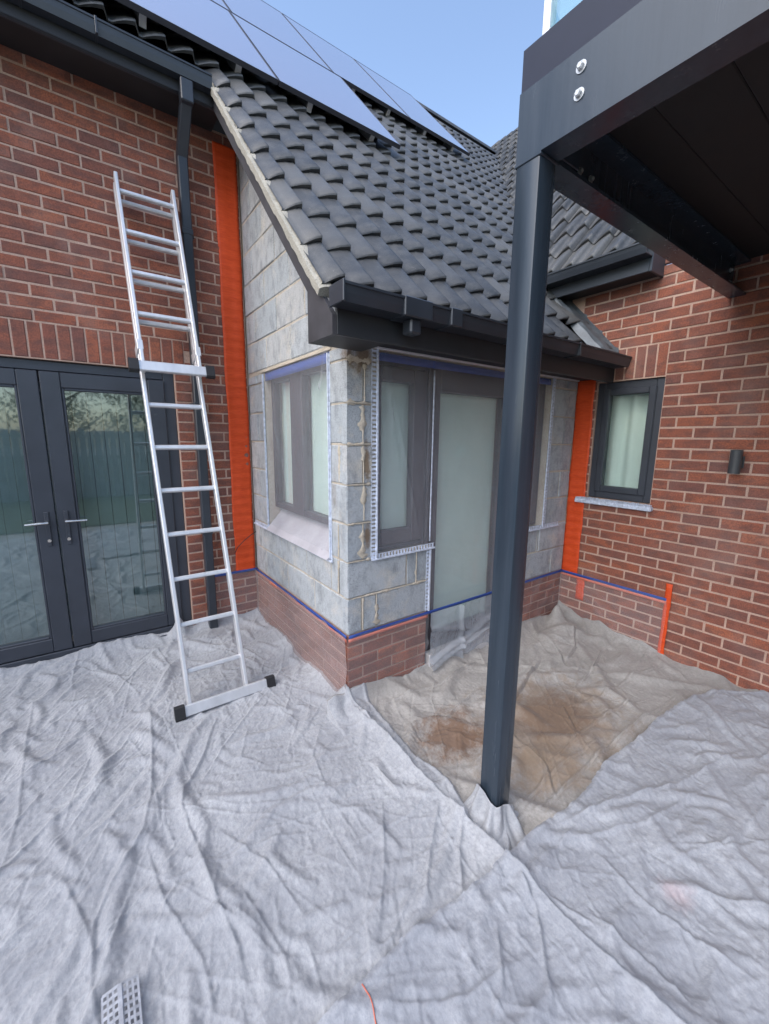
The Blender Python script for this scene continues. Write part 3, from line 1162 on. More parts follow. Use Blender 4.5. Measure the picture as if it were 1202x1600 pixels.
# squeezed-out mortar ridges on the corner pier
rs = random.Random(5)
sq = MB()
def ragged(p, q, wob, rmin, rmax):
    """smeared mortar along a joint: a thin uneven ribbon lying on the block face"""
    p, q = Vector(p), Vector(q)
    n = max(6, int((q - p).length / 0.011))
    d = (q - p).normalized()
    nr = Vector((0, -1, 0)) if (abs(d.x) > .5 or abs(p.y - (YC - .003)) < .002) else Vector((-1, 0, 0))
    wd = d.cross(nr).normalized()
    k0 = rs.uniform(0, 6)
    row = []
    for i in range(n + 1):
        c = p.lerp(q, i / n)
        env = max(0.0, math.sin(i * 0.21 + k0) + 0.6 * math.sin(i * 0.53 + k0 * 2) + rs.uniform(-.25, .25))
        a1, a2 = (rs.uniform(rmin, rmax) * env * 1.5 * b_ + 0.0025 for b_ in (0.6 + 0.8 * abs(math.sin(k0 + i * .4)), 0.6 + 0.8 * abs(math.cos(k0 + i * .33))))
        if i in (0, n):
            a1 = a2 = 0.002
        hgt = rs.uniform(0.002, 0.006)
        row.append([c - wd * a1 - nr * 0.002, c - wd * a1 * 0.5 + nr * hgt * .8, c + wd * a2 * 0.4 + nr * hgt, c + wd * a2 - nr * 0.002])
    sq.add([v for r in row for v in r], [(4 * i + k, 4 * i + k + 1, 4 * i + 5 + k, 4 * i + 4 + k) for i in range(n) for k in range(3)])


for zz in zs[2:8]:
    ragged((XC - 0.002, YC - 0.002, zz), (1.33, YC - 0.002, zz), .006, .005, .017)
    ragged((XC - 0.002, YC - 0.002, zz), (XC - 0.002, SY0 - 0.02, zz), .006, .005, .017)
ragged((XC + 0.03, YC - 0.002, zs[1]), (1.79, YC - 0.002, zs[1]), .004, .002, .007)
for (xx, za, zb) in ((1.275, 0.80, 1.01), (1.282, 1.03, 1.235), (1.278, 1.25, 1.46), (1.275, 1.47, 1.68), (1.285, 1.70, 1.9), (1.275, 0.35, 0.56), (1.375, 0.36, 0.56), (1.69, 0.57, 0.78)):
    ragged((xx, YC - 0.003, za), (xx, YC - 0.003, zb), .007, .006, .020)
for (yy, za, zb) in ((YC + 0.105, 0.57, 0.78), (YC + 0.085, 1.25, 1.46), (YC + 0.1, 0.8, 1.0)):
    ragged((XC - 0.002, yy, za), (XC - 0.002, yy, zb), .005, .003, .010)
sq.build('mortar_squeeze', M['snot'], bfront, smooth=True, kind='stuff')

# plinth
POFF = 0.034
pf = MB().box(XC + 0.1, AX1 - 0.004, YC + 0.007, YC + 0.1, GZ, PZ - 0.002).build('plinth', M['mortar'], ext)
ps = MB().box(XC + 0.007, XC + 0.099, YC + 0.007, YL + 0.02, GZ, PZ - 0.002).build('plinth', M['mortar'], ext)
pr_ = MB().box(BX1 + 0.004, XR + 0.003, YC + 0.007, YC + 0.1, GZ, PZ - 0.002).build('plinth', M['mortar'], ext)
place_bricks(brick_rows(XC, AX1 - 0.006, GZ + 0.01, PZ + 0.01, POFF, XC - 0.005, []), 0, YC, pf)
place_bricks(brick_rows(BX1 + 0.006, XR - 0.005, GZ + 0.01, PZ + 0.01, POFF, XC + 0.03, []), 0, YC, pr_)
place_bricks(brick_rows(YC + 0.032, YL - 0.006, GZ + 0.01, PZ + 0.01, POFF, YC + 0.11, []), 1, XC, ps)


# windows and door of the lean-to
def frame_x(name, x0, x1, z0, z1, yb, mem, parent, mat=None, bottom=True, glassmat='wglass', blind=True, mem_b=None):
    """window in a plane facing -y, frame front at yb"""
    m = MB()
    d = 0.065
    mb_ = mem_b or mem
    m.box(x0, x0 + mem, yb, yb + d, z0, z1, 0.005)
    m.box(x1 - mem, x1, yb, yb + d, z0, z1, 0.005)
    m.box(x0 + mem, x1 - mem, yb + .001, yb + d, z1 - mem, z1, 0.005)
    m.box(x0 + mem, x1 - mem, yb + .001, yb + d, z0, z0 + mb_, 0.005)
    o = m.build(name, mat or M['frame'], parent)
    MB().box(x0 + mem, x1 - mem, yb + 0.025, yb + 0.031, z0 + mb_, z1 - mem).build('glass_pane', M[glassmat], o)
    if blind:
        MB().box(x0 + mem * .5, x1 - mem * .5, yb + 0.075, yb + 0.079, z0 + 0.03, z1 - 0.03).build('blind', M['blind'], o)
    return o


YW = YC + 0.05
frame_x('window', AX0 + 0.012, AX1 - 0.004, AZ0 + 0.008, AZ1 - 0.03, YW, 0.028, ext)
m = MB()
for (a, b, c, e) in ((AX0 + 0.035, AX0 + 0.06, AZ0 + 0.04, 1.91), (AX1 - 0.125, AX1 - 0.028, AZ0 + 0.04, 1.91)):
    m.box(a, b, YW - 0.012, YW + 0.05, c, e, 0.006)
m.box(AX0 + 0.06, AX1 - 0.125, YW - 0.011, YW + 0.05, AZ0 + 0.04, AZ0 + 0.13, 0.006)
m.box(AX0 + 0.06, AX1 - 0.125, YW - 0.011, YW + 0.05, 1.83, 1.91, 0.006)
m.build('sash', M['brownframe'], ext)
# tall glazed door
m = MB()
m.box(BX0 + 0.004, BX0 + 0.105, YW - 0.006, YW + 0.065, -0.1, 1.945, 0.006)
m.box(BX1 - 0.105, BX1 - 0.004, YW - 0.006, YW + 0.065, -0.1, 1.945, 0.006)
m.box(BX0 + 0.105, BX1 - 0.105, YW - 0.005, YW + 0.065, 1.80, 1.945, 0.006)
m.box(BX0 + 0.105, BX1 - 0.105, YW - 0.005, YW + 0.065, -0.1, 0.12, 0.006)
gd = m.build('glazed_door', M['brownframe'], ext)
MB().box(BX0 + 0.105, BX1 - 0.105, YW + 0.02, YW + 0.026, 0.12, 1.80).build('glass_pane', M['wglass'], gd)
MB().box(BX0 + 0.08, BX1 - 0.08, YW + 0.075, YW + 0.079, -0.05, 1.86).build('blind', M['blind'], gd)
MB().box(BX0 + 0.01, BX1 - 0.01, YC - 0.03, YW - 0.008, -0.14, 0.02, 0.006).build('threshold', M['alu'], gd)
frame_x('window', CX0 + 0.004, CX1 - 0.012, CZ0 + 0.01, AZ1 - 0.03, YW, 0.085, ext, M['brownframe'])
# side window, two lights with a mullion
XW = XC + 0.055
m = MB()
d = 0.065
m.box(XW, XW + d, SY0 + 0.006, SY0 + 0.03, SZ0 + 0.17, SZ1 - 0.004, 0.005)
m.box(XW, XW + d, SY1 - 0.055, SY1 - 0.004, SZ0 + 0.17, SZ1 - 0.004, 0.005)
m.box(XW - .004, XW + d, 2.65, 2.84, SZ0 + 0.17, SZ1 - 0.004, 0.005)
m.box(XW + .001, XW + d, SY0 + 0.03, SY1 - 0.055, SZ1 - 0.075, SZ1 - 0.005, 0.005)
m.box(XW + .001, XW + d, SY0 + 0.03, SY1 - 0.055, SZ0 + 0.17, SZ0 + 0.215, 0.005)
sw = m.build('window', M['brownframe'], ext)
MB().box(XW + 0.025, XW + 0.03, SY0 + 0.03, SY1 - 0.05, SZ0 + 0.19, SZ1 - 0.03).build('glass_pane', M['wglass'], sw)
MB().box(XW + 0.075, XW + 0.079, SY0 + 0.02, SY1 - 0.03, SZ0 + 0.18, SZ1 - 0.02).build('blind', M['blind'], sw)
# sloping sill of side window
si = MB()
si.prism([(XC - 0.03, SZ0 - 0.012), (XC + 0.13, SZ0 + 0.16), (XC + 0.13, SZ0 - 0.012)], 1, SY0 + 0.003, SY1 - 0.003)
# prism axis=1 expects (x,z)
si.build('window_sill', M['sill'], ext)

# lean-to eaves: fascia, box end, gutter
fe = MB()
fe.box(VX + 0.019, XR - 0.004, FYE, FYE + 0.018, 1.946, 2.105, 0.003)
fe.build('fascia', M['fascia'], ext)
be = MB()
be.box(VX + 0.019, VX + 0.30, FYE + 0.019, YC - 0.05, 1.947, 1.956)
be.box(VX + 0.301, XR - 0.004, FYE + 0.019, YC - 0.04, 1.99, 2.0)
be.build('soffit', M['soffit'], ext)
MB().box(1.33, XR - 0.004, YC - 0.018, YC - 0.001, 1.985, 2.003, 0.003).build('trim_strip', M['alu'], ext, label='pale strip under the fascia')
ge = gutter(VX - 0.012, XR - 0.004, FYE - 0.002, 2.128, 0.112, 0.074, ext)
MB().box(VX - 0.020, VX - 0.008, FYE - 0.122, FYE - 0.001, 2.049, 2.134, 0.003).build('end_cap', M['upvc'], ge)
MB().box(1.52, 1.60, FYE - 0.124, FYE - 0.0025, 2.049, 2.134, 0.005).build('gutter_joint', M['upvc'], ge)
o_ = MB().box(1.23, 1.40, FYE - 0.123, FYE - 0.0025, 2.048, 2.133, 0.005)
o_.box(1.285, 1.352, FYE - 0.098, FYE - 0.03, 1.985, 2.052, 0.008)
o_.build('gutter_outlet', M['upvc'], ge)
for xx in (2.05, 2.7):
    MB().box(xx, xx + 0.02, FYE - 0.123, FYE - 0.0025, 2.049, 2.133, 0.003).build('gutter_bracket', M['upvc'], ge)

# inside: floor and back so nothing leaks through
MB().box(XC + 0.3, XR - 0.01, YC + 0.4, YC + 0.43, -0.1, 2.2).build('room_wall', M['black'], ext)

# ================================================================== BALCONY
PX0, PX1, PY0, PY1 = 1.262, 1.352, 0.917, 1.008
BZ = 2.402
bal = thing('balcony', 'dark grey steel balcony with post, bolted beams and glass balustrade over the dust sheets', 'balcony', ((PX0 + PX1) / 2, (PY0 + PY1) / 2, GZ))


def rhs(x0, x1, y0, y1, z0, z1, r=0.006, seg=2):
    pts = []
    for (cx, cy, a0) in ((x1 - r, y1 - r, 0), (x0 + r, y1 - r, 90), (x0 + r, y0 + r, 180), (x1 - r, y0 + r, 270)):
        for k in range(seg + 1):
            a = math.radians(a0 + 90 * k / seg)
            pts.append((cx + r * math.cos(a), cy + r * math.sin(a)))
    return MB().prism(pts, 2, z0, z1)


def smooth_by_angle(o, ang=35):
    o.data.polygons.foreach_set('use_smooth', [True] * len(o.data.polygons))
    o.data.set_sharp_from_angle(angle=math.radians(ang))


post = rhs(PX0, PX1, PY0, PY1, GZ, BZ - 0.012).build('post', M['steel'], bal)
smooth_by_angle(post)
pp = MB().box(PX0 - 0.004, PX1 + 0.012, PY0 - 0.004, PY1 + 0.004, BZ - 0.0115, BZ - 0.0005, 0.002)
pp.build('cap_plate', M['steel'], bal)
rhs(PX0, PX1, -1.95, -1.86, GZ, BZ - 0.012).build('post', M['steel'], bal)
H_ = 0.203
# channel along y (web on the outer -x side, flanges towards +x)
c1 = [(PX0, BZ), (PX1 + 0.004, BZ), (PX1 + 0.004, BZ + 0.012), (PX0 + 0.012, BZ + 0.015), (PX0 + 0.012, BZ + H_ - 0.015), (PX1 + 0.004, BZ + H_ - 0.012), (PX1 + 0.004, BZ + H_), (PX0, BZ + H_)]
MB().prism(c1, 1, -2.0, PY1 + 0.001).build('beam', M['steel'], bal)
# channel along x (web far side, flanges towards the viewer)
c2 = [(PY1, BZ), (PY1, BZ + H_), (PY0 + 0.002, BZ + H_), (PY0 + 0.002, BZ + H_ - 0.012), (PY1 - 0.010, BZ + H_ - 0.015), (PY1 - 0.010, BZ + 0.015), (PY0 + 0.002, BZ + 0.012), (PY0 + 0.002, BZ)]
MB().prism(c2, 0, PX1 + 0.006, XR - 0.001).build('beam', M['steel'], bal)
# end plate with bolt beside the post
ep = MB().box(PX1 + 0.007, PX1 + 0.125, PY0 - 0.006, PY0 + 0.001, BZ + 0.014, BZ + H_ - 0.014, 0.002)
ep.build('end_plate', M['steel'], bal)


def bolt(c, d, parent, r=0.0105):
    c, d = Vector(c), Vector(d)
    m = MB()
    m.tube([c, c + d * 0.003], r * 1.5, 16)
    m.tube([c + d * 0.003, c + d * 0.011], r, 6)
    m.tube([c + d * 0.011, c + d * 0.014], [r * 0.95, r * 0.7], 6)
    m.build('bolt', M['zinc'], parent)


bolt((PX0, 0.797, 2.554), (-1, 0, 0), bal)
bolt((PX0, 0.797, 2.486), (-1, 0, 0), bal)
bolt((PX1 + 0.055, PY0 - 0.006, BZ + 0.055), (0, -1, 0), bal, 0.011)
bolt((1.62, 0.998, 2.50), (0, -1, 0), bal, 0.009)
bolt((1.70, 0.998, 2.50), (0, -1, 0), bal, 0.009)
bolt((3.36, 0.998, 2.48), (0, -1, 0), bal, 0.009)
bolt((3.36, 0.998, 2.55), (0, -1, 0), bal, 0.009)
# upper fascia of the deck and the deck itself
MB().box(PX0 + 0.004, PX0 + 0.016, -2.0, PY1 - 0.0, BZ + H_ + 0.002, 2.727, 0.001).build('deck_fascia', M['steel2'], bal)
MB().box(PX0 + 0.017, XR - 0.002, PY1 - 0.012, PY1 - 0.0, BZ + H_ + 0.002, 2.727, 0.001).build('deck_fascia', M['steel2'], bal)
for i in range(14):
    yy = -1.98 + i * 0.212
    MB().box(PX0 + 0.02, XR - 0.003, yy, yy + 0.2105, BZ + H_ + 0.004, BZ + H_ + 0.03, 0.003).build('deck_board', M['deck'], bal)
for (a, b) in ((-0.55, 0.955), (-2.0, -0.58)):
    MB().box(PX0 + 0.022, PX0 + 0.038, a, b, 2.69, 3.75, 0.002).build('glass_panel', M['bglass'], bal)
MB().box(PX0 + 0.012, PX0 + 0.048, 0.925, 0.95, 2.728, 3.72, 0.003).build('baluster', M['alu'], bal)

# ================================================================== SOLAR PANELS
sp_group = 'solar panels on the tiled roof'
OFFP = 0.138


def solar(x0, x1, y0, y1, label):
    def P(x, y, h):
        b = Vector((x, y, roof_z(y))) + RN * h
        return b
    o = thing('solar_panel', label, 'solar panel', P((x0 + x1) / 2, y0, OFFP), sp_group)
    n = 0.03
    t = 0.008
    x0 += 0.005; x1 -= 0.005
    m = MB()

    def bar(a0, a1, b0, b1, h0, h1):
        vs = [P(a, b, h) for a in (a0, a1) for b in (b0, b1) for h in (h0, h1)]
        m.add(vs, [(0, 1, 3, 2), (4, 6, 7, 5), (0, 4, 5, 1), (2, 3, 7, 6), (0, 2, 6, 4), (1, 5, 7, 3)])
    ty = t * RU.y
    bar(x0, x0 + t, y0, y1, OFFP - n, OFFP + 0.002)
    bar(x1 - t, x1, y0, y1, OFFP - n, OFFP + 0.002)
    bar(x0 + t, x1 - t, y0, y0 + ty, OFFP - n, OFFP + 0.002)
    bar(x0 + t, x1 - t, y1 - ty, y1, OFFP - n, OFFP + 0.002)
    m.build('panel_frame', M['panelframe'], o)
    m = MB()
    bar(x0 + t, x1 - t, y0 + ty, y1 - ty, OFFP - 0.006, OFFP)
    m.build('glass_sheet', M['panel'], o)
    m = MB()
    for xx in (x0 + 0.25, x1 - 0.29):
        bar(xx, xx + 0.04, y0 + 0.02, y1 - 0.02, 0.045, OFFP - n - 0.001)
    m.build('mounting_rail', M['alu'], o)


LAB1 = ['free end panel of the lower solar row, next to bare tiles', 'lower-row solar panel joined to the end panel above the verge',
        'lower-row solar panel above the house gutter bracket', 'lower-row solar panel farthest from the block lean-to']
LAB2 = ['end panel of the upper solar row, nearest the roof valley', 'upper-row solar panel second from the roof valley',
        'upper-row solar panel just above the free end of the lower row', 'upper-row solar panel above the middle of the lower row', 'upper-row solar panel farthest from the roof valley']
for i in range(4):
    solar(2.55 - 1.135 * (i + 1), 2.55 - 1.135 * i, 3.41, 4.465, LAB1[i])
for i in range(5):
    solar(4.53 - 1.03 * (i + 1), 4.53 - 1.03 * i, 4.475, 5.76, LAB2[i])

# ================================================================== LADDER
lad = thing('ladder', 'silver aluminium ladder leaning on the brick wall, with stabiliser bars on black rubber feet', 'ladder', (0.53, 2.45, -0.12))
L0, L1 = Vector((0, 2.46, -0.13)), Vector((-0.035, 3.52, 3.12))
ld = (L1 - L0).normalized()
ln_ = Vector((0, -ld.z, ld.y))   # outward normal, towards the viewer
LEN = (L1 - L0).length
xa, xb = 0.372, 0.708


def rail(x, s0, s1, off, name='rail', w=0.022, h=0.058):
    p0 = L0 + ld * s0 + ln_ * off + Vector((x, 0, 0))
    p1 = L0 + ld * s1 + ln_ * off + Vector((x, 0, 0))
    MB().beam(p0, p1, w, h, ln_, 0.004).build(name, M['alu'], lad)


def rung(s, off, x0, x1):
    p = L0 + ld * s + ln_ * off
    m = MB().beam(p + Vector((x0, 0, 0)), p + Vector((x1, 0, 0)), 0.030, 0.028, ld, 0.006)
    m.build('rung', M['alu'], lad)


rail(xa, 0.05, LEN, 0.0)
rail(xb, 0.05, LEN, 0.0)
rail(xa + 0.002, LEN * 0.618, LEN + 0.02, 0.066)
rail(xb - 0.002, LEN * 0.618, LEN + 0.02, 0.066)
for k in range(12):
    rung(0.245 + k * 0.279, 0.0, xa + 0.011, xb - 0.011)
for k in range(4):
    rung(0.262 + (8 + k) * 0.279, 0.066, xa + 0.013, xb - 0.013)


def stab(s, off, x0, x1):
    p = L0 + ld * s + ln_ * off
    m = MB().beam(p + Vector((x0, 0, 0)), p + Vector((x1, 0, 0)), 0.062, 0.028, ln_, 0.004)
    b = m.build('stabiliser_bar', M['alu'], lad)
    for (a, c) in ((x0 - 0.042, x0 + 0.012), (x1 - 0.012, x1 + 0.042)):
        m = MB().beam(p + Vector((a, 0, 0)), p + Vector((c, 0, 0)), 0.080, 0.046, ln_, 0.008)
        m.build('rubber_foot', M['rubber'], b)


stab(0.035, 0.048, 0.325, 0.835)
stab(LEN * 0.622, 0.104, 0.335, 0.745)
for x in (xa, xb):
    p = L0 + ld * (LEN * 0.665) + ln_ * 0.03 + Vector((x, 0, 0))
    MB().beam(p - ld * 0.03, p + ld * 0.03, 0.034, 0.13, ln_, 0.003).build('guide_bracket', M['alu'], lad)

# ================================================================== WALL LIGHT
wl = thing('wall_light', 'dark cylindrical up-and-down wall light on the brick wing', 'wall light', (XR, 0.828, 1.30))
MB().box(XR - 0.012, XR - 0.0005, 0.795, 0.861, 1.335, 1.41, 0.003).build('back_plate', M['lamp'], wl)
MB().box(XR - 0.030, XR - 0.0125, 0.812, 0.844, 1.345, 1.40, 0.002).build('bracket', M['lamp'], wl)
tb = MB()
n = 28
cx, cy = XR - 0.058, 0.828
prof = [(0.029, 1.303), (0.032, 1.300), (0.032, 1.448), (0.029, 1.451), (0.029, 1.43)]
vs = [(cx + r * math.cos(2 * math.pi * k / n), cy + r * math.sin(2 * math.pi * k / n), z) for r, z in prof for k in range(n)]
fs = [(i * n + k, i * n + (k + 1) % n, (i + 1) * n + (k + 1) % n, (i + 1) * n + k) for i in range(len(prof) - 1) for k in range(n)]
fs += [tuple(range(n)), tuple(4 * n + k for k in range(n))]
o = tb.add(vs, fs).build('lamp_tube', M['lamp'], wl)
smooth_by_angle(o)


# ================================================================== TAPES, FILMS, BEADS
def strip(name, mat, label, cat, p0, u, v, nrm, nu=2, nv=2, off=0.004, th=0.0012, wob=0.0, group=None, kind=None, edge=0.0, folds=None):
    """thin sheet: corner p0, edge vectors u and v, lifted along nrm; wobble and optional fold function"""
    p0, u, v, nrm = Vector(p0), Vector(u), Vector(v), Vector(nrm)
    rr = random.Random(sum(ord(c) for c in label))
    ph = [rr.uniform(0, 6.28) for _ in range(6)]
    vs = []
    for j in range(nv + 1):
        for i in range(nu + 1):
            s, t = i / nu, j / nv
            w = wob * (math.sin(5 * s + 9 * t + ph[0]) + math.sin(11 * s - 7 * t + ph[1]) + 0.6 * math.sin(23 * t + 4 * s + ph[2])) / 2.6
            e = edge * (math.sin(37 * t + ph[3]) + math.sin(17 * t + ph[4])) * 0.5 if i in (0, nu) else 0
            if folds:
                w += folds(s, t)
            vs.append(p0 + u * s + v * t + nrm * (off + w) + u.normalized() * e)
    n = len(vs)
    fs = [(j * (nu + 1) + i, j * (nu + 1) + i + 1, (j + 1) * (nu + 1) + i + 1, (j + 1) * (nu + 1) + i) for j in range(nv) for i in range(nu)]
    m = MB().add(vs, fs)
    o = m.build(name, mat, smooth=True)
    if name != 'masking_film':
        md = o.modifiers.new('thickness', 'SOLIDIFY')
        md.thickness = th
    if label:
        tag(o, label, cat, group)
    return o


X, Y, Z = Vector((1, 0, 0)), Vector((0, 1, 0)), Vector((0, 0, 1))
og = 'orange masking tape strips'
strip('masking_tape', M['orange'], 'tall orange tape strip where the brick house meets the grey blocks', 'tape', (0.985, YL, TAPEZ), X * 0.168, Z * (3.64 - TAPEZ), -Y, 8, 300, 0.006, 0.001, 0.004, og, edge=0.005, folds=lambda s, t: 0.0022 * math.cos((t * 3.305) * 2 * math.pi / 0.075) + 0.0012 * math.sin(s * 21))
strip('masking_tape', M['orange'], 'orange tape strip running up beside the small wing window', 'tape', (XR, 1.812, 0.30), Y * 0.15, Z * 1.69, -X, 8, 160, 0.006, 0.001, 0.003, og, edge=0.004, folds=lambda s, t: 0.0022 * math.cos((t * 1.69) * 2 * math.pi / 0.075) + 0.0012 * math.sin(s * 21))
strip('masking_tape', M['orange'], 'short orange tape tail hanging below the strip by the wing window', 'tape', (XR, 1.738, 0.115), Y * 0.072, Z * 0.20, -X, 3, 8, 0.009, 0.001, 0.002, og, edge=0.004)
strip('masking_tape', M['orange'], 'lone short orange tape strip low on the brick wing', 'tape', (XR, 1.086, -0.125), Y * 0.042, Z * 0.585, -X, 3, 14, 0.010, 0.001, 0.003, og, edge=0.003)
bgp = 'blue tape lines along the brick plinth'
for (lb, p0, u, nr) in (('blue tape line under the tall orange strip on the brick house', (0.80, YL, TAPEZ - 0.012), X * (XC - 0.80), -Y),
                        ('blue tape line below the side window of the block lean-to', (XC, YC - 0.002, TAPEZ - 0.012), Y * (YL - YC), -X),
                        ('blue tape line from the lean-to corner across the glazed door', (XC - 0.002, YC, TAPEZ - 0.012), X * (BX1 - XC), -Y),
                        ('blue tape line on the plinth beyond the steel post', (BX1, YC, TAPEZ - 0.012), X * (XR - BX1), -Y),
                        ('blue tape line on the brick wing ending at the lone orange strip', (XR, 1.115, TAPEZ - 0.012), Y * (YC - 1.115), -X)):
    strip('masking_tape', M['blue'], lb, 'tape', p0, u, Z * 0.022, nr, 24, 1, 0.013, 0.0008, 0.0015, bgp)
    t2 = lb.replace('blue tape line', 'thin orange tape edge under the blue line', 1)
rgp = 'thin orange tape edging under the blue tape'
strip('masking_tape', M['redline'], 'faded orange tape edge under the blue line at the lean-to front corner', 'tape', (XC - 0.002, YC, TAPEZ - 0.036), X * (AX1 - XC), Z * 0.023, -Y, 20, 1, 0.012, 0.0008, 0.001, rgp)
strip('masking_tape', M['redline'], 'faded orange tape edge under the blue line on the brick wing', 'tape', (XR, 1.115, TAPEZ - 0.036), Y * (YC - 1.115), Z * 0.023, -X, 20, 1, 0.012, 0.0008, 0.001, rgp)
strip('masking_tape', M['redline'], 'faded orange tape edge under the blue line below the side window', 'tape', (XC, YC - 0.002, TAPEZ - 0.036), Y * (YL - YC), Z * 0.023, -X, 20, 1, 0.012, 0.0008, 0.001, rgp)


def fold_lines(lines):
    """lines: (s0,t0,s1,t1,amp,width) in sheet coordinates"""
    def f(s, t):
        w = 0
        for (a, b, c, d, amp, wd) in lines:
            dx, dy = c - a, d - b
            L2 = dx * dx + dy * dy
            k = max(0, min(1, ((s - a) * dx + (t - b) * dy) / L2))
            dd = math.hypot(s - a - k * dx, t - b - k * dy)
            w += 1.6 * amp * max(0.0, 1 - dd / wd) * (1 - 0.5 * k)
        return w
    return f


fg = 'clear masking films'
strip('masking_film', M['filmw'], 'cloudy plastic film taped over the side window of the lean-to', 'film', (XC, SY0 + 0.004, SZ0 + 0.005), Y * (SY1 - SY0 - 0.01), Z * (SZ1 - SZ0 - 0.008), -X, 60, 60, -0.006, 0.0004, 0.003, fg,
      folds=fold_lines([(0.02, 1, 0.3, 0.1, .012, .025), (0.05, 1, 0.12, 0.0, .010, .02), (0.0, 0.9, 0.9, 0.12, .008, .03), (1, 0.95, 0.6, 0.2, .008, .02)]))
strip('masking_film', M['filmw'], 'plastic film with diagonal creases over the narrow window by the corner pier', 'film', (AX0 + 0.008, YC, AZ0 + 0.01), X * (AX1 - AX0 - 0.012), Z * (AZ1 - AZ0 - 0.008), -Y, 50, 70, -0.006, 0.0004, 0.003, fg,
      folds=fold_lines([(0.12, 1, 0.75, 0.15, .012, .02), (0.1, 1, 0.38, 0.45, .012, .02), (0.2, 0.95, 0.28, 0.5, .010, .02), (0.02, 0.8, 0.05, 0, .012, .02)]))
strip('masking_film', M['filmw'], 'taut plastic film over the tall glazed door of the lean-to', 'film', (AX1 + 0.002, YC, TAPEZ), X * (BX1 - AX1 - 0.004), Z * (AZ1 - TAPEZ + 0.002), -Y, 50, 70, -0.004, 0.0004, 0.003, fg,
      folds=fold_lines([(0, 1, 1, 0.90, .008, .012), (0, .98, 1, .86, .007, .010), (0, 0.96, 0.8, 0.84, .007, .012), (0.02, 0.5, 0.55, 0.12, .007, .012), (0.1, 0.9, 0.2, 0.3, .006, .012), (0.9, 0.2, 0.4, 0.0, .008, .014), (0.0, 0.3, 0.9, 0.22, .005, .008)]))
strip('masking_film', M['filmw'], 'plastic film over the lean-to window partly hidden by the steel post', 'film', (CX0 + 0.004, YC, CZ0 + 0.01), X * (CX1 - CX0 - 0.01), Z * (AZ1 - CZ0 - 0.02), -Y, 40, 60, -0.006, 0.0004, 0.003, fg)
strip('masking_film', M['films'], 'milky film over the brick plinth beside the ladder foot', 'film', (XC, YC - 0.003, -0.13), Y * (YL - YC), Z * (TAPEZ + 0.13), -X, 60, 24, 0.018, 0.0004, 0.008, fg,
      folds=fold_lines([(0.1, 1, 0.5, 0, .012, .05), (0.4, 1, 0.9, 0, .012, .05)]))
strip('masking_film', M['film'], 'clear film over the brick plinth at the lean-to corner', 'film', (XC - 0.018, YC, -0.13), X * (AX1 - XC + 0.02), Z * (TAPEZ + 0.13), -Y, 50, 24, 0.016, 0.0004, 0.005, fg,
      folds=fold_lines([(1, .3, 0.6, 0, .012, .04), (1, .55, .8, 0, .012, .03)]))
strip('masking_film', M['films'], 'crumpled grey film hanging below the glazed door threshold', 'film', (AX1 + 0.004, YC, -0.13), X * (BX1 - AX1), Z * (TAPEZ + 0.13), -Y, 60, 30, 0.036, 0.0004, 0.010, fg,
      folds=fold_lines([(0, .12, 1, .62, .03, .05), (0, .2, 1, .75, .025, .04), (0.36, 1, .38, 0, .02, .03), (0, .75, 1, .3, .012, .03)])).data.materials[0] = M['filmd']
strip('masking_film', M['film'], 'clear film over the plinth between the steel post and the brick wing', 'film', (BX1, YC, -0.13), X * (XR - BX1), Z * (TAPEZ + 0.13), -Y, 50, 24, 0.016, 0.0004, 0.005, fg,
      folds=fold_lines([(0.9, 1, 0.5, 0, .012, .05), (0.6, 1, .2, 0, .012, .04)]))
strip('masking_film', M['film'], 'clear creased film low on the brick wing next to the lone orange strip', 'film', (XR, 1.105, -0.15), Y * (YC - 1.105), Z * (TAPEZ + 0.15), -X, 70, 40, 0.016, 0.0004, 0.006, fg,
      folds=fold_lines([(0.8, 0.85, 0.2, 0.05, .022, .02), (0.84, 0.78, 0.32, 0.1, .02, .02), (0.82, .9, 0.05, 0.35, .016, .025), (0.05, .95, .08, .2, .014, .02), (.12, .95, .14, .4, .012, .02), (0.7, 0.5, 0.1, 0.12, .02, .015)]))
strip('masking_film', M['film'], 'clear film on the brick house base between downpipe and lean-to', 'film', (0.81, YL, -0.13), X * (XC - 0.81 - 0.02), Z * (TAPEZ + 0.13), -Y, 30, 24, 0.014, 0.0004, 0.005, fg)
# blue tape above the windows holding the films
strip('masking_tape', M['blue'], 'wide blue tape holding film along the head of the side window', 'tape', (XC, SY0 + 0.003, 1.922), Y * (SY1 - SY0 - 0.006), Z * 0.060, -X, 20, 2, -0.012, 0.0008, 0.002, 'blue tape over the window heads')
strip('masking_tape', M['blue'], 'blue tape holding film along the heads of the door and front windows', 'tape', (AX0 + 0.006, YC, 1.93), X * (CX1 - AX0 - 0.01), Z * 0.045, -Y, 40, 2, -0.012, 0.0008, 0.002, 'blue tape over the window heads')


def bead(p0, p1, side, nrm, label, width=0.034, pitch=0.024, lip=0.008):
    """perforated plastic render bead from p0 to p1: two rails, cross bars and a solid nose"""
    p0, p1, side, nrm = Vector(p0), Vector(p1), Vector(side), Vector(nrm)
    d = p1 - p0
    L = d.length
    d.normalize()
    m = MB()
    m.beam(p0 + nrm * 0.006, p1 + nrm * 0.006, 0.009, 0.012, nrm)
    m.beam(p0 + side * width + nrm * 0.002, p1 + side * width + nrm * 0.002, 0.004, 0.003, nrm)
    n = int(L / pitch)
    for i in range(n):
        c = p0 + d * (i + 0.5) * L / n
        m.beam(c + nrm * 0.0025, c + side * width + nrm * 0.002, pitch * 0.55, 0.0025, nrm)
    o = m.build('render_bead', M['bead'])
    tag(o, label, 'bead', 'perforated plastic render beads')
    return o


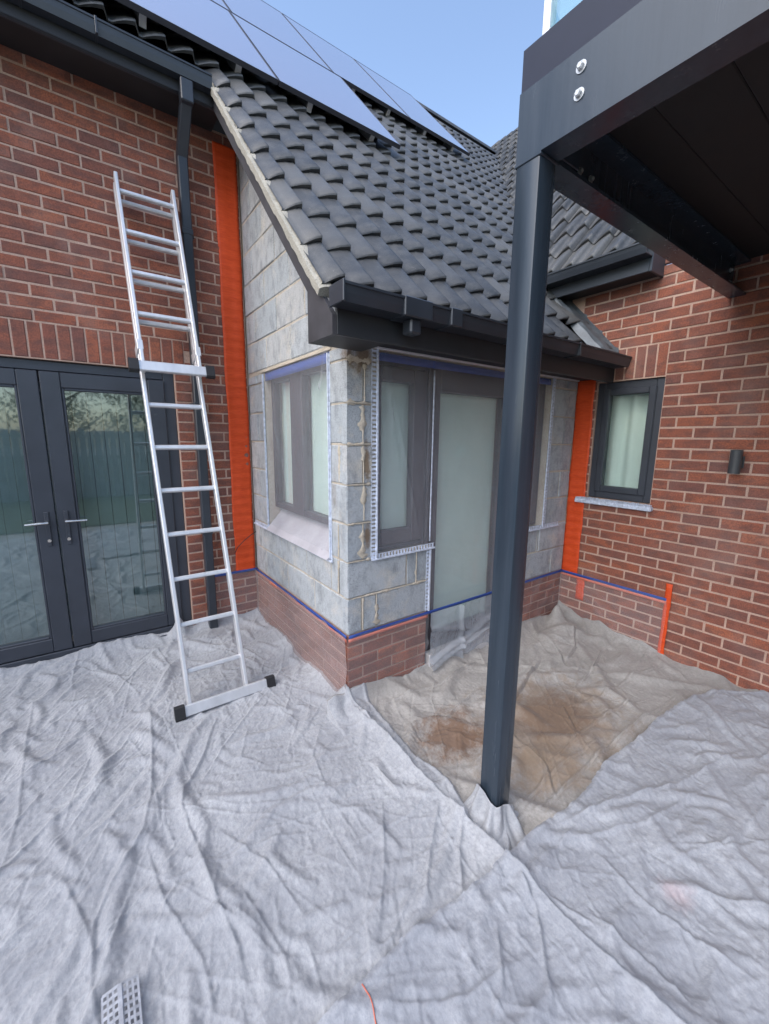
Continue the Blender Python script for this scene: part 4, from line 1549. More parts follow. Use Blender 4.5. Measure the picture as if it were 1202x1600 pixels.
N1, N2 = Vector((0, -1, 0)), Vector((-1, 0, 0))
bead((AX0 - 0.002, YC, AZ0 - 0.02), (AX0 - 0.002, YC, 1.985), (-1, 0, 0), N1, 'upright perforated bead between corner pier and narrow window', 0.036)
bead((1.332, YC, AZ0 - 0.022), (AX1 + 0.04, YC, AZ0 - 0.018), (0, 0, 1), N1 * 1.6, 'perforated sill bead under the narrow window by the corner pier', 0.03)
bead((AX1 + 0.006, YC, TAPEZ + 0.01), (AX1 + 0.006, YC, AZ0 - 0.03), (-1, 0, 0), N1, 'short upright perforated bead beside the glazed door foot', 0.026)
bead((SY0 * 0 + XC, SY0 - 0.002, SZ0 - 0.005), (XC, SY0 - 0.002, 1.97), (0, -1, 0), N2, 'upright bead on the corner pier edge of the side window', 0.012)
bead((XC, SY1 + 0.003, SZ0 - 0.005), (XC, SY1 + 0.003, 1.97), (0, 1, 0), N2, 'upright bead on the side window edge nearest the brick house', 0.02)
bead((XC, SY0 - 0.03, SZ0 - 0.018), (XC, YL - 0.02, SZ0 - 0.018), (0, 0, 1), N2 * 1.8, 'perforated sill bead under the side window', 0.03)
bead((CX1 + 0.002, YC, CZ0 - 0.01), (CX1 + 0.002, YC, 1.985), (1, 0, 0), N1, 'upright perforated bead near the orange strip by the wing', 0.034)
bead((CX0 + 0.0, YC, CZ0 - 0.022), (3.31, YC, CZ0 - 0.022), (0, 0, 1), N1 * 1.6, 'perforated sill bead beyond the steel post', 0.03)
# white upright trim between narrow window and door
strip('trim_strip', M['bead'], 'thin white upright strip between narrow window and glazed door', 'trim', (AX1 - 0.008, YC - 0.004, AZ0 + 0.03), X * 0.012, Z * 1.08, -Y, 1, 20, 0.004, 0.003, 0.0015)
# wrapped sill bead of the wing window
sb = MB()
sb.box(XR - 0.040, XR + 0.02, 1.286, 1.885, 0.978, 1.012, 0.006)
rs = random.Random(8)
for i in range(46):
    yy = 1.292 + i * 0.0128
    sb.box(XR - 0.043 - rs.uniform(0, .004), XR - 0.004, yy, yy + 0.007, 0.990 + rs.uniform(0, .008), 1.024 + rs.uniform(0, .008), 0.002)
tag(sb.build('window_sill', M['bead']), 'film-wrapped white sill bead under the small wing window', 'sill', )
# piece of wrapping left on the side window sill
# thin cable on the orange strip
cb = MB().tube([(0.975, YL - 0.03, 0.51), (1.0, YL - 0.034, 0.56), (1.06, YL - 0.036, 0.615), (1.12, YL - 0.034, 0.655), (XC - 0.004, YL - 0.03, 0.68)], 0.0035, 8)
tag(cb.build('cable', M['black'], smooth=True), 'thin black cable crossing the tall orange tape strip', 'cable')

# ================================================================== DUST SHEETS
STEP = 0.0055


def smooth_noise(shape, wl, rng, aniso=None):
    """band-limited gaussian noise with wavelength about wl metres, unit variance; aniso = (angle, stretch)"""
    ny, nx = shape
    ky = np.fft.fftfreq(ny, STEP)[:, None]
    kx = np.fft.rfftfreq(nx, STEP)[None, :]
    if aniso:
        a, s = aniso
        u = kx * math.cos(a) + ky * math.sin(a)
        v = -kx * math.sin(a) + ky * math.cos(a)
        k = np.sqrt((u * s) ** 2 + v ** 2)
    else:
        k = np.sqrt(kx ** 2 + ky ** 2)
    k0 = 1 / wl
    amp = np.exp(-((np.log(np.maximum(k, 1e-6) / k0)) ** 2) / (2 * 0.45 ** 2))
    f = np.fft.rfft2(rng.standard_normal(shape)) * amp
    h = np.fft.irfft2(f, s=shape)
    return h / h.std()


def fold_poly(Hh, X, Y, pts, amp, w1, w2, taper=True):
    """ridge along a polyline: sharp on one side (w1), soft on the other (w2)"""
    P = np.array(pts, float)
    seg = np.diff(P, axis=0)
    sl = np.hypot(seg[:, 0], seg[:, 1])
    tot = sl.sum()
    R = 4 * max(w1, w2)
    x0, x1, y0, y1 = P[:, 0].min() - R, P[:, 0].max() + R, P[:, 1].min() - R, P[:, 1].max() + R
    i0, i1 = np.searchsorted(X[0], [x0, x1])
    j0, j1 = np.searchsorted(Y[:, 0], [y0, y1])
    if i1 - i0 < 2 or j1 - j0 < 2:
        return
    xs, ys = X[j0:j1, i0:i1], Y[j0:j1, i0:i1]
    best = np.full(xs.shape, 1e9)
    sd = np.zeros(xs.shape)
    tt = np.zeros(xs.shape)
    acc = 0
    for k in range(len(seg)):
        dx, dy = seg[k]
        t = np.clip(((xs - P[k, 0]) * dx + (ys - P[k, 1]) * dy) / (sl[k] ** 2 + 1e-12), 0, 1)
        ex, ey = xs - P[k, 0] - t * dx, ys - P[k, 1] - t * dy
        d = np.hypot(ex, ey)
        s = np.sign(dx * ey - dy * ex)
        m = d < best
        best[m] = d[m]
        sd[m] = s[m]
        tt[m] = (acc + t[m] * sl[k]) / tot
        acc += sl[k]
    w = np.where(sd > 0, w1, w2)
    w = w * FOLDW
    prof = 0.55 * np.exp(-(best / (0.38 * w)) ** 1.1) + 0.45 * np.exp(-(best / (1.25 * w)) ** 1.5)
    if taper:
        prof = prof * np.clip(np.minimum(tt, 1 - tt) * 5, 0.0, 1) ** 0.7
    Hh[j0:j1, i0:i1] += amp * FOLDA * prof


def crinkles(Hh, X, Y, n, rng, ang, spread, lmin, lmax, amin, amax, w, bounds):
    x0, x1, y0, y1 = bounds
    for _ in range(n):
        cx, cy = rng.uniform(x0, x1), rng.uniform(y0, y1)
        a = ang(cx, cy) + rng.normal(0, spread)
        L = rng.uniform(lmin, lmax)
        bend = rng.normal(0, 0.12)
        pts = []
        for k in range(4):
            t = k / 3 - 0.5
            aa = a + bend * t * 2
            pts.append((cx + math.cos(aa) * L * t, cy + math.sin(aa) * L * t))
        ww = w * rng.uniform(0.6, 1.6)
        fold_poly(Hh, X, Y, pts, rng.uniform(amin, amax) * (1 if rng.random() < .78 else -0.8), ww * rng.uniform(0.3, 0.7), ww)


def drape(nx, ny, h, z0, ex_x, ex_y, steps=60, iters=6, g=0.00008, fric=0.1, bend=0.3, damp=0.96):
    """cloth with surplus length on a floor: ex_x, ex_y (ny,nx) surplus fractions; returns x,y,z offsets"""
    P=np.zeros((ny,nx,3)); 
    P[...,0]=np.arange(nx)[None,:]*h; P[...,1]=np.arange(ny)[:,None]*h; P[...,2]=z0
    X0=P[...,:2].copy(); V=np.zeros_like(P)
    lx=h*(1+0.5*(ex_x[:,1:]+ex_x[:,:-1])); ly=h*(1+0.5*(ex_y[1:]+ex_y[:-1]))
    c=0.5*(ex_x+ex_y); ld=h*np.sqrt(2)*(1+0.25*(c[1:,1:]+c[:-1,:-1]+c[1:,:-1]+c[:-1,1:]))
    def con(A,B,L,k,only=False):
        d=B-A; n=np.sqrt((d*d).sum(-1))+1e-9
        e=(n-L)/n*0.5*k
        if only: e=np.minimum(e,0)
        q=d*e[...,None]; A+=q; B-=q
    for s in range(steps):
        V*=damp; V[...,2]-=g
        Q=P.copy(); P+=V
        for it in range(iters):
            for o in (0,1):
                m=(nx-o)//2
                con(P[:,o:o+2*m:2],P[:,o+1:o+1+2*m:2],lx[:,o:o+2*m:2],1.0)
                m=(ny-o)//2
                con(P[o:o+2*m:2],P[o+1:o+1+2*m:2],ly[o:o+2*m:2],1.0)
            for o in (0,1):
                m=(ny-o)//2
                con(P[o:o+2*m:2,:-1][:, 0::2],P[o+1:o+1+2*m:2,1:][:,0::2],ld[o:o+2*m:2,0::2],.6)
                con(P[o:o+2*m:2,:-1][:, 1::2],P[o+1:o+1+2*m:2,1:][:,1::2],ld[o:o+2*m:2,1::2],.6)
                con(P[o:o+2*m:2,1:][:, 0::2],P[o+1:o+1+2*m:2,:-1][:,0::2],ld[o:o+2*m:2,0::2],.6)
                con(P[o:o+2*m:2,1:][:, 1::2],P[o+1:o+1+2*m:2,:-1][:,1::2],ld[o:o+2*m:2,1::2],.6)
            # bending: keep second neighbours apart
            if it%2==0:
                for o in (0,1,2,3):
                    a=P[:,o:-2:4]; b=P[:,o+2::4][:,:a.shape[1]]; L=(lx[:,o:-1:4]+lx[:,o+1::4][:,:lx[:,o:-1:4].shape[1]])[:,:a.shape[1]]
                    con(a,b,L,bend,True)
                    a=P[o:-2:4]; b=P[o+2::4][:a.shape[0]]; L=(ly[o:-1:4]+ly[o+1::4][:ly[o:-1:4].shape[0]])[:a.shape[0]]
                    con(a,b,L,bend,True)
            lo=P[...,2]<0
            P[...,2]=np.maximum(P[...,2],0)
            # friction towards previous position when on floor
            P[...,:2]=np.where(lo[...,None],Q[...,:2]+(P[...,:2]-Q[...,:2])*(1-fric),P[...,:2])
            P[0,:,:2]=X0[0];P[-1,:,:2]=X0[-1];P[:,0,:2]=X0[:,0];P[:,-1,:2]=X0[:,-1]
        V=np.clip(P-Q,-0.3*h,0.3*h)
    return P


def drape_field(H0, surplus_x, surplus_y, fac=3, **kw):
    """let a sheet with surplus cloth settle on the floor, starting from the heights H0 (fine grid); returns fine heights"""
    c = H0[::fac, ::fac]
    ny, nx = c.shape
    P = drape(nx, ny, STEP * fac, np.maximum(c, 0), surplus_x[::fac, ::fac], surplus_y[::fac, ::fac], **kw)
    z = P[..., 2]
    Ny, Nx = H0.shape
    yi = np.minimum(np.arange(Ny) / fac, ny - 1.001)
    xi = np.minimum(np.arange(Nx) / fac, nx - 1.001)
    y0, x0 = yi.astype(int), xi.astype(int)
    fy, fx = (yi - y0)[:, None], (xi - x0)[None, :]
    out = (z[y0][:, x0] * (1 - fy) * (1 - fx) + z[y0 + 1][:, x0] * fy * (1 - fx) + z[y0][:, x0 + 1] * (1 - fy) * fx + z[y0 + 1][:, x0 + 1] * fy * fx)
    e = np.pad(out, 2, mode='edge')
    k = (0, 1, 2, 1, 0)
    r = sum(w * e[i:i + Ny, :] for i, w in enumerate(k)) / 4
    return sum(w * r[:, i:i + Nx] for i, w in enumerate(k)) / 4


def grid(x0, x1, y0, y1):
    xs = np.arange(x0, x1, STEP)
    ys = np.arange(y0, y1, STEP)
    return np.meshgrid(xs, ys)


def ridged(n):
    return 0.8 - np.abs(n)


def crumple(shape, rng, amps, an=None):
    h = np.zeros(shape)
    for wl, a in amps:
        h += a * ridged(smooth_noise(shape, wl, rng, an))
    return h


def build_sheet(name, X, Y, Hh, mask, mat, label):
    ny, nx = X.shape
    idx = -np.ones(X.shape, dtype=np.int64)
    cell = mask[:-1, :-1] & mask[1:, :-1] & mask[:-1, 1:] & mask[1:, 1:]
    used = np.zeros(X.shape, bool)
    used[:-1, :-1] |= cell; used[1:, :-1] |= cell; used[:-1, 1:] |= cell; used[1:, 1:] |= cell
    n = used.sum()
    idx[used] = np.arange(n)
    org = np.array([X[used].mean(), Y[used].mean(), GZ])
    co = np.stack([X[used], Y[used], Hh[used]], 1) - org
    j, i = np.nonzero(cell)
    quads = np.stack([idx[j, i], idx[j, i + 1], idx[j + 1, i + 1], idx[j + 1, i]], 1)
    me = bpy.data.meshes.new(name)
    me.vertices.add(n)
    me.vertices.foreach_set('co', co.ravel())
    nf = len(quads)
    me.loops.add(nf * 4)
    me.loops.foreach_set('vertex_index', quads.ravel())
    me.polygons.add(nf)
    me.polygons.foreach_set('loop_start', np.arange(nf) * 4)
    me.polygons.foreach_set('use_smooth', np.ones(nf, bool))
    me.update(calc_edges=True)
    me.materials.append(mat)
    o = link(name, me, org)
    tag(o, label, 'dust sheet', 'dust sheets over the ground')
    return o


BASE = GZ + 0.02
K = 1.012
FOLDW, FOLDA = 0.62, 0.72


def near(v, w):
    return np.exp(-np.maximum(v, 0) / w)


# --- stained sheet between post, lean-to and wing (lowest)
rng = np.random.default_rng(21)
XB, YB = grid(1.02, XR - 0.004, 0.30, YC - 0.004)
HB = np.zeros(XB.shape)
# rise against the walls and bunching in the far corner
for pts, a, w1, w2 in (([(1.80, 1.25), (1.74, 0.99), (1.62, 0.86)], .022, .008, .035), ([(1.75, 0.98), (2.1, 1.02), (2.58, 0.99), (2.85, 0.92)], .022, .008, .04), ([(2.63, 1.61), (2.3, 1.5), (2.03, 1.42), (1.8, 1.25)], .024, .008, .04),
                       ([(2.5, 1.26), (2.85, 1.32), (3.2, 1.44)], .02, .008, .03), ([(2.2, 1.9), (2.4, 1.65), (2.6, 1.3), (2.65, 1.1)], .018, .008, .03), ([(1.3, 1.62), (1.6, 1.55), (1.9, 1.62), (2.3, 1.55)], .022, .008, .04),
                       ([(1.35, 1.85), (1.8, 1.80), (2.2, 1.86)], .03, .015, .04), ([(1.5, 1.5), (1.62, 1.25), (1.85, 1.05)], .02, .008, .03), ([(2.9, 1.85), (2.85, 1.6), (2.7, 1.45), (2.9, 1.2), (3.1, 0.9)], .022, .01, .035),
                       ([(3.3, 1.75), (3.0, 1.55), (2.8, 1.5)], .025, .01, .03), ([(1.4, 0.86), (1.9, 0.87), (2.5, 0.86), (3.0, 0.84)], .028, .01, .035), ([(1.4, 0.93), (1.8, 0.95), (2.2, 0.92)], .02, .008, .03),
                       ([(2.2, 1.2), (2.55, 1.12), (3.0, 1.1), (3.35, 1.0)], .02, .009, .035), ([(2.0, 1.42), (2.25, 1.2), (2.1, 1.02)], .018, .007, .03), ([(1.28, 1.3), (1.45, 1.2), (1.6, 1.22)], .02, .008, .03)):
    fold_poly(HB, XB, YB, pts, a * 1.15, w1 * 1.3, w2 * 1.6)
    fold_poly(HB, XB, YB, [(p[0] + 0.012, p[1] - 0.010) for p in pts], -a * 0.9, 0.012, 0.012)
zB = np.maximum(HB + 0.02 + 0.012 * smooth_noise(XB.shape, 0.5, rng) + 0.006 * smooth_noise(XB.shape, 0.22, rng), 0)
HB = BASE + 1.0 * drape_field(zB, 0.026 + 0.016 * np.clip(smooth_noise(XB.shape, 0.6, rng), -1, 1.5), 0.028 + 0.016 * np.clip(smooth_noise(XB.shape, 0.6, rng), -1, 1.5), 4, bend=0.5) + 0.95 * HB + 0.005 * smooth_noise(XB.shape, 0.5, rng) + crumple(XB.shape, rng, [(0.06, 0.0008), (0.03, 0.0005)])
HB += (0.075 + 0.035 * np.sin(XB * 7.1)) * near(YC - YB, 0.05) + 0.02 * near(YC - YB, 0.16)
HB += (0.02 + 0.09 * np.clip((YB - 0.85) / 1.0, 0, 1) + 0.02 * np.sin(YB * 17)) * near(XR - XB, 0.05)
HB += 0.17 * np.exp(-(((XB - 3.24) / 0.075) ** 2 + ((YB - 1.86) / 0.06) ** 2)) + 0.06 * np.exp(-(((XB - 3.15) / 0.2) ** 2 + ((YB - 1.72) / 0.12) ** 2))
HB += 0.05 * np.exp(-(((XB - 2.95) / 0.22) ** 2 + ((YB - 1.72) / 0.10) ** 2))
crinkles(HB, XB, YB, 60, rng, lambda x, y: rng.choice([0.2, 2.4, 1.0]), 0.3, 0.3, 0.9, .005, .011, .008, (1.2, 3.4, 0.8, 1.95))
crinkles(HB, XB, YB, 60, rng, lambda x, y: rng.choice([0.15, 2.2, 0.9, -0.5]), 0.35, 0.12, 0.55, .003, .010, .014, (1.1, 3.4, 0.6, 1.95))
HB = np.maximum(HB, GZ + 0.004)
maskB = np.ones(XB.shape, bool)
inp = (XB > PX0 - 0.006) & (XB < PX1 + 0.006) & (YB > PY0 - 0.006) & (YB < PY1 + 0.006)
maskB &= ~inp
build_sheet('dust_sheet', XB, YB, HB, maskB, M['clothB'], 'beige dust sheet with brown stains between the steel post and the brick wing')

# --- large white sheet (ladder stands on it)
rng = np.random.default_rng(14)
XA, YA = grid(-1.7, 1.40, -1.3, YL + 0.028)
HA = np.zeros(XA.shape)
side = (XA < XC)
folds = [([(.19, 2.74), (.15, 2.27), (.10, 1.90), (.05, 1.72), (-.07, 1.56), (-.12, 1.45), (-.13, 1.26), (-.1, 1.0)], .042, .016, .05),
         ([(.51, 2.34), (.35, 2.03), (.23, 1.86), (.20, 1.75), (.22, 1.46), (.23, 1.26), (.25, 1.10), (.23, .94)], .044, .014, .05),
         ([(.05, 1.69), (.08, 1.39), (.15, 1.14), (.15, .97)], .032, .012, .04), ([(-.21, 1.69), (-.14, 1.45), (-.12, 1.33)], .028, .01, .035),
         ([(.17, 2.57), (-.11, 2.12), (-.31, 1.95), (-.5, 1.7)], .032, .012, .04), ([(-.39, 3.15), (-.39, 2.69), (-.37, 2.12), (-.4, 1.8)], .030, .012, .04),
         ([(-.04, 2.65), (-.25, 2.45), (-.45, 2.3)], .026, .010, .03), ([(-.48, 2.59), (-.35, 2.69), (-.1, 2.95)], .024, .01, .03),
         ([(.24, 1.77), (.40, 1.63), (.58, 1.52), (.8, 1.5)], .022, .01, .035), ([(.30, 1.58), (.42, 1.29), (.46, 1.06)], .026, .01, .035), ([(.30, 1.32), (.36, 1.0), (.33, .85)], .028, .012, .035),
         ([(1.15, 2.0), (1.13, 1.75), (1.19, 1.55), (1.15, 1.32), (1.2, 1.08)], .034, .012, .04), ([(.95, 1.9), (.8, 1.7), (.75, 1.45)], .02, .01, .03), ([(1.2, 1.2), (1.0, 1.15), (.7, 1.2)], .022, .01, .03),
         ([(1.21, 1.04), (1.05, .92), (.94, .80)], .055, .018, .04), ([(1.13, 1.12), (.95, .98), (.80, .84)], .045, .015, .045), ([(.95, 1.3), (.78, 1.05), (.62, .86)], .032, .012, .04), ([(.83, .92), (.61, .82)], .03, .012, .035),
         ([(.7, 2.3), (.95, 2.5), (1.1, 2.8), (1.13, 3.2)], .034, .014, .04), ([(.9, 3.45), (.8, 3.1), (.95, 2.7)], .03, .014, .04), ([(.3, 3.4), (.35, 3.0), (.2, 2.7)], .03, .013, .04), ([(.45, 3.3), (.75, 3.0), (1.0, 2.4)], .026, .012, .04),
         ([(-.2, 3.4), (0.05, 3.1), (.15, 2.75)], .022, .01, .03), ([(-.7, 3.4), (-.1, 3.33), (.3, 3.35)], .02, .01, .04), ([(.75, 2.25), (.85, 2.0), (.7, 1.8)], .02, .01, .03), ([(.6, 2.1), (.5, 1.9), (.6, 1.75)], .018, .01, .03)]
for pts, a, w1, w2 in folds:
    fold_poly(HA, XA, YA, [(p[0] * K, p[1] * K) for p in pts], a, w1, w2)
lw_ = np.clip((0.55 - XA) / 0.5, 0, 1)
zA = np.maximum(HA * 1.1 + 0.02 + 0.010 * smooth_noise(XA.shape, 0.5, rng, (1.05, 2.0)) + 0.007 * smooth_noise(XA.shape, 0.2, rng, (1.05, 1.6)) + 0.003 * smooth_noise(XA.shape, 0.08, rng), 0)
n1_, n2_ = np.clip(smooth_noise(XA.shape, 0.6, rng), -1, 1.6), np.clip(smooth_noise(XA.shape, 0.6, rng), -1, 1.6)
HA = BASE + 0.012 + drape_field(zA, 0.018 + 0.014 * lw_ + 0.014 * n1_, 0.018 - 0.006 * lw_ + 0.012 * n2_) + 0.45 * HA + crumple(XA.shape, rng, [(0.12, 0.0012), (0.06, 0.0011), (0.03, 0.0008)], (1.05, 1.8)) + 0.006 * smooth_noise(XA.shape, 0.7, rng)
HA += np.where(side, (0.045 + 0.02 * np.sin(YA * 9.0)) * near(XC - XA, 0.06), 0)
HA += (0.055 + 0.02 * np.sin(XA * 8.3 + 1)) * near(YL - 0.01 - YA, 0.07)
HA += 0.15 * np.exp(-(((XA - 0.50) / 0.05) ** 2 + ((YA - 3.52) / 0.05) ** 2))
HA += 0.05 * np.exp(-(((XA - 0.60) / 0.22) ** 2 + ((YA - 3.3) / 0.12) ** 2))
HA += 0.09 * np.exp(-(((XA - 1.17) / 0.06) ** 2 + ((YA - 1.99) / 0.07) ** 2))
HA += 0.055 * np.exp(-(((XA - 1.21) / 0.09) ** 2 + ((YA - 1.86) / 0.12) ** 2))
crinkles(HA, XA, YA, 260, rng, lambda x, y: 0.95 if x < 0.1 else (2.6 if y < 2 else 1.2), 0.42, 0.10, 0.60, .002, .007, .010, (-0.9, 1.25, 0.7, 3.5))
crinkles(HA, XA, YA, 170, rng, lambda x, y: 1.0 if x < 0.2 else rng.choice([2.5, 0.4, 1.5]), 0.3, 0.3, 0.95, .004, .009, .0075, (-0.9, 1.25, 0.7, 3.4))
crinkles(HA, XA, YA, 500, rng, lambda x, y: rng.uniform(0, 3.14), 0.5, 0.05, 0.22, .001, .004, .008, (-0.7, 1.25, 0.75, 3.0))
crinkles(HA, XA, YA, 80, rng, lambda x, y: 0.95, 0.5, 0.2, 0.8, .006, .014, .02, (-2.4, 1.0, -1.8, 3.4))
# wrap against post foot
HA += 0.085 * np.exp(-((np.maximum(np.abs(XA - 1.307) - 0.05, 0) / 0.035) ** 2 + (np.maximum(np.abs(YA - 0.962) - 0.05, 0) / 0.035) ** 2))
edgex = 1.245 + 0.05 * np.sin(YA * 5.2 + 0.6) + 0.10 * np.clip((YA - 1.6) / 0.35, 0, 1) - 0.05 * np.exp(-((YA - 1.42) / 0.12) ** 2) + 0.11 * np.exp(-((YA - 0.9) / 0.09) ** 2)
maskA = (XA < edgex) & ~((XA > XC - 0.006) & (YA > YC - 0.006))
maskA &= ~((XA > PX0 - 0.004) & (XA < PX1 + 0.004) & (YA > PY0 - 0.004) & (YA < PY1 + 0.004))
maskA &= ~((YA > YL - 0.008) & ((XA < DX0) | (XA > DX1)))


def sample(Xs, Ys, Hs, X, Y):
    i = np.clip(np.round((X - Xs[0, 0]) / STEP).astype(int), 0, Xs.shape[1] - 1)
    j = np.clip(np.round((Y - Ys[0, 0]) / STEP).astype(int), 0, Xs.shape[0] - 1)
    v = Hs[j, i]
    out = (X < Xs[0, 0]) | (X > Xs[0, -1]) | (Y < Ys[0, 0]) | (Y > Ys[-1, 0])
    return np.where(out, -9, v)


def blur(a, n):
    for _ in range(n):
        a = (a + np.roll(a, 1, 0) + np.roll(a, -1, 0) + np.roll(a, 1, 1) + np.roll(a, -1, 1)) / 5
    return a


under = sample(XB, YB, np.where(maskB, HB, GZ), XA, YA)
HA = np.maximum(HA, under + 0.007)
HA = np.maximum(HA, GZ + 0.006)
# curl the free edge down and give it a hem
ed = np.clip((edgex - XA) / 0.02, 0, 1)
HA = np.where(YA < YC, HA + 0.010 * np.exp(-((edgex - XA - 0.02) / 0.012) ** 2) - 0.006 * (1 - ed), HA)
build_sheet('dust_sheet', XA, YA, HA, maskA, M['clothA'], 'large white crumpled dust sheet under the ladder, reaching the french doors')

# --- second white sheet laid over both
rng = np.random.default_rng(9)
XS, YS = grid(0.05, XR - 0.005, -1.3, 0.90)
HC = np.zeros(XS.shape)
for pts, a, w1, w2 in (([(1.19, .81), (1.12, .62), (.92, .43)], .034, .012, .04), ([(1.25, .53), (1.27, .31), (1.26, .18)], .024, .01, .03), ([(2.72, .42), (2.15, .54), (1.74, .68), (1.34, .80)], .034, .012, .045),
                       ([(2.22, .46), (1.79, .54), (1.35, .74)], .028, .01, .035), ([(2.6, .25), (2.0, .3), (1.6, .45)], .026, .01, .035), ([(1.9, .05), (1.7, .25), (1.55, .42)], .022, .01, .03), ([(1.0, .7), (.85, .55), (.7, .5)], .02, .01, .03),
                       ([(1.5, .62), (1.45, .4), (1.5, .1)], .022, .01, .03), ([(2.9, .68), (2.6, .55), (2.4, .58)], .024, .01, .03), ([(.5, .76), (.75, .6), (.9, .58)], .018, .01, .03), ([(1.75, .45), (1.95, .3), (2.3, .15)], .024, .01, .03),
                       ([(3.3, .3), (2.9, .3), (2.5, .42)], .026, .011, .035), ([(1.3, .7), (1.6, .72), (1.9, .66)], .02, .01, .03)):
    fold_poly(HC, XS, YS, pts, a, w1, w2)
zC = np.maximum(HC * 1.1 + 0.02 + 0.010 * smooth_noise(XS.shape, 0.45, rng, (0.3, 1.6)) + 0.007 * smooth_noise(XS.shape, 0.2, rng) + 0.003 * smooth_noise(XS.shape, 0.08, rng), 0)
n1_, n2_ = np.clip(smooth_noise(XS.shape, 0.6, rng), -1, 1.6), np.clip(smooth_noise(XS.shape, 0.6, rng), -1, 1.6)
HC = BASE + 0.03 + drape_field(zC, 0.018 + 0.014 * n1_, 0.022 + 0.014 * n2_) + 0.65 * HC + crumple(XS.shape, rng, [(0.12, 0.0012), (0.06, 0.0011), (0.03, 0.0008)], (0.4, 1.6)) + 0.006 * smooth_noise(XS.shape, 0.6, rng)
crinkles(HC, XS, YS, 160, rng, lambda x, y: 2.75 if rng.random() < .6 else 0.9, 0.45, 0.10, 0.60, .002, .007, .010, (0.3, 3.4, -0.3, 0.85))
crinkles(HC, XS, YS, 90, rng, lambda x, y: rng.choice([2.7, 0.9, 1.6]), 0.3, 0.3, 0.9, .004, .009, .0075, (0.3, 3.3, -0.3, 0.8))
crinkles(HC, XS, YS, 400, rng, lambda x, y: rng.uniform(0, 3.14), 0.5, 0.05, 0.22, .001, .004, .008, (0.3, 2.6, -0.1, 0.85))
edgey = 0.805 + 0.012 * np.sin(XS * 3.1) + 0.008 * np.sin(XS * 9.7 + 1) - 0.05 * np.clip((XS - 2.3) / 1.0, 0, 1) - 0.22 * np.clip((XS - 3.0) / 0.4, 0, 1) ** 2
u1 = sample(XA, YA, np.where(maskA, HA, GZ), XS, YS)
u2 = sample(XB, YB, np.where(maskB, HB, GZ), XS, YS)
un = np.maximum(u1, u2)
un = np.maximum(un, blur(un, 6))
HC = np.maximum(HC + 0.4 * (blur(np.maximum(un, GZ), 25) - (BASE + 0.012)), un + 0.006)
HC += 0.006 * np.exp(-((edgey - YS - 0.018) / 0.010) ** 2)
maskC = YS < edgey
build_sheet('dust_sheet', XS, YS, HC, maskC, M['clothC'], 'white dust sheet with faint pink marks, laid over the others in front of the post')

# cloth gathered up as a collar round the post foot
gc = MB()
NT_, NR_ = 120, 26
vs = []
for i in range(NR_ + 1):
    t = i / NR_
    for k in range(NT_):
        th = 2 * math.pi * k / NT_
        # square-ish inner outline hugging the post
        c_, s_ = math.cos(th), math.sin(th)
        rin = 0.047 / max(abs(c_), abs(s_)) ** 0.8 + 0.006
        pleat = 0.5 * math.sin(5 * th + 0.6 + 2.5 * t) + 0.35 * math.sin(9 * th + 1.7 - 2 * t) + 0.25 * math.sin(14 * th + 3 * t)
        side_ = 0.5 + 0.5 * math.cos(th - math.radians(165))     # higher on the house side
        ztop = -0.055 + 0.075 * side_ + 0.012 * math.sin(3 * th)
        rout = 0.135 + 0.03 * math.cos(th - math.radians(215))
        if t < 0.12:
            r = rin + 0.010 * math.sin(t / 0.12 * math.pi * 0.5)
            z = ztop - 0.02 * (1 - t / 0.12) ** 2
        else:
            u = (t - 0.12) / 0.88
            r = rin + 0.010 + (rout - rin) * u ** 1.15
            z = ztop + (GZ + 0.012 - ztop) * (1 - (1 - u) ** 1.9)
        amp_ = 0.016 * math.sin(min(1, t * 1.3) * math.pi * 0.75)
        r += amp_ * pleat
        z += amp_ * 0.9 * pleat
        vs.append((1.307 + c_ * r, 0.962 + s_ * r, z))
fs = [(i * NT_ + k, i * NT_ + (k + 1) % NT_, (i + 1) * NT_ + (k + 1) % NT_, (i + 1) * NT_ + k) for i in range(NR_) for k in range(NT_)]
tag(gc.add(vs, fs).build('dust_sheet', M['clothA'], smooth=True), 'bunched white cloth gathered round the foot of the steel post', 'dust sheet', 'dust sheets over the ground')


def hA(x, y):
    return float(sample(XA, YA, HA, np.array([[x]]), np.array([[y]]))[0, 0])


# ladder drop: perforated metal bead lying on the sheet
pb = thing('metal_bead', 'perforated white angle bead lying on the white dust sheet', 'bead', (-0.07, 1.12, hA(-0.07, 1.15)))
pz = max(hA(-0.07, yy) for yy in (0.9, 1.0, 1.1, 1.2)) + 0.006
A0 = Vector((-0.062, 1.215, pz)); A1 = Vector((-0.070, 0.70, pz))
dv = (A1 - A0).normalized()
sv = Vector((-dv.y, dv.x, 0))
sv = sv if sv.x > 0 else -sv
for sgn, nm in ((-1, 'perforated_wing'), (1, 'perforated_wing')):
    m = MB()
    nL = 26
    for i in range(nL):
        for r_i in range(3):
            pass
    wing_w = 0.040
    for r_i in range(4):
        off = sv * sgn * (0.004 + wing_w * r_i / 3) + Z * (0.007 * (1 - r_i / 3))
        m.beam(A0 + off, A1 + off, 0.0055, 0.0015)
    for i in range(nL + 1):
        c = A0 + (A1 - A0) * (i / nL)
        m.beam(c + sv * sgn * 0.004 + Z * 0.007, c + sv * sgn * (0.004 + wing_w), 0.0085, 0.0014)
    m.build(nm, M['bead2'], pb)
MB().beam(A0 + Z * 0.009, A1 + Z * 0.009, 0.009, 0.004).build('nose', M['bead2'], pb)
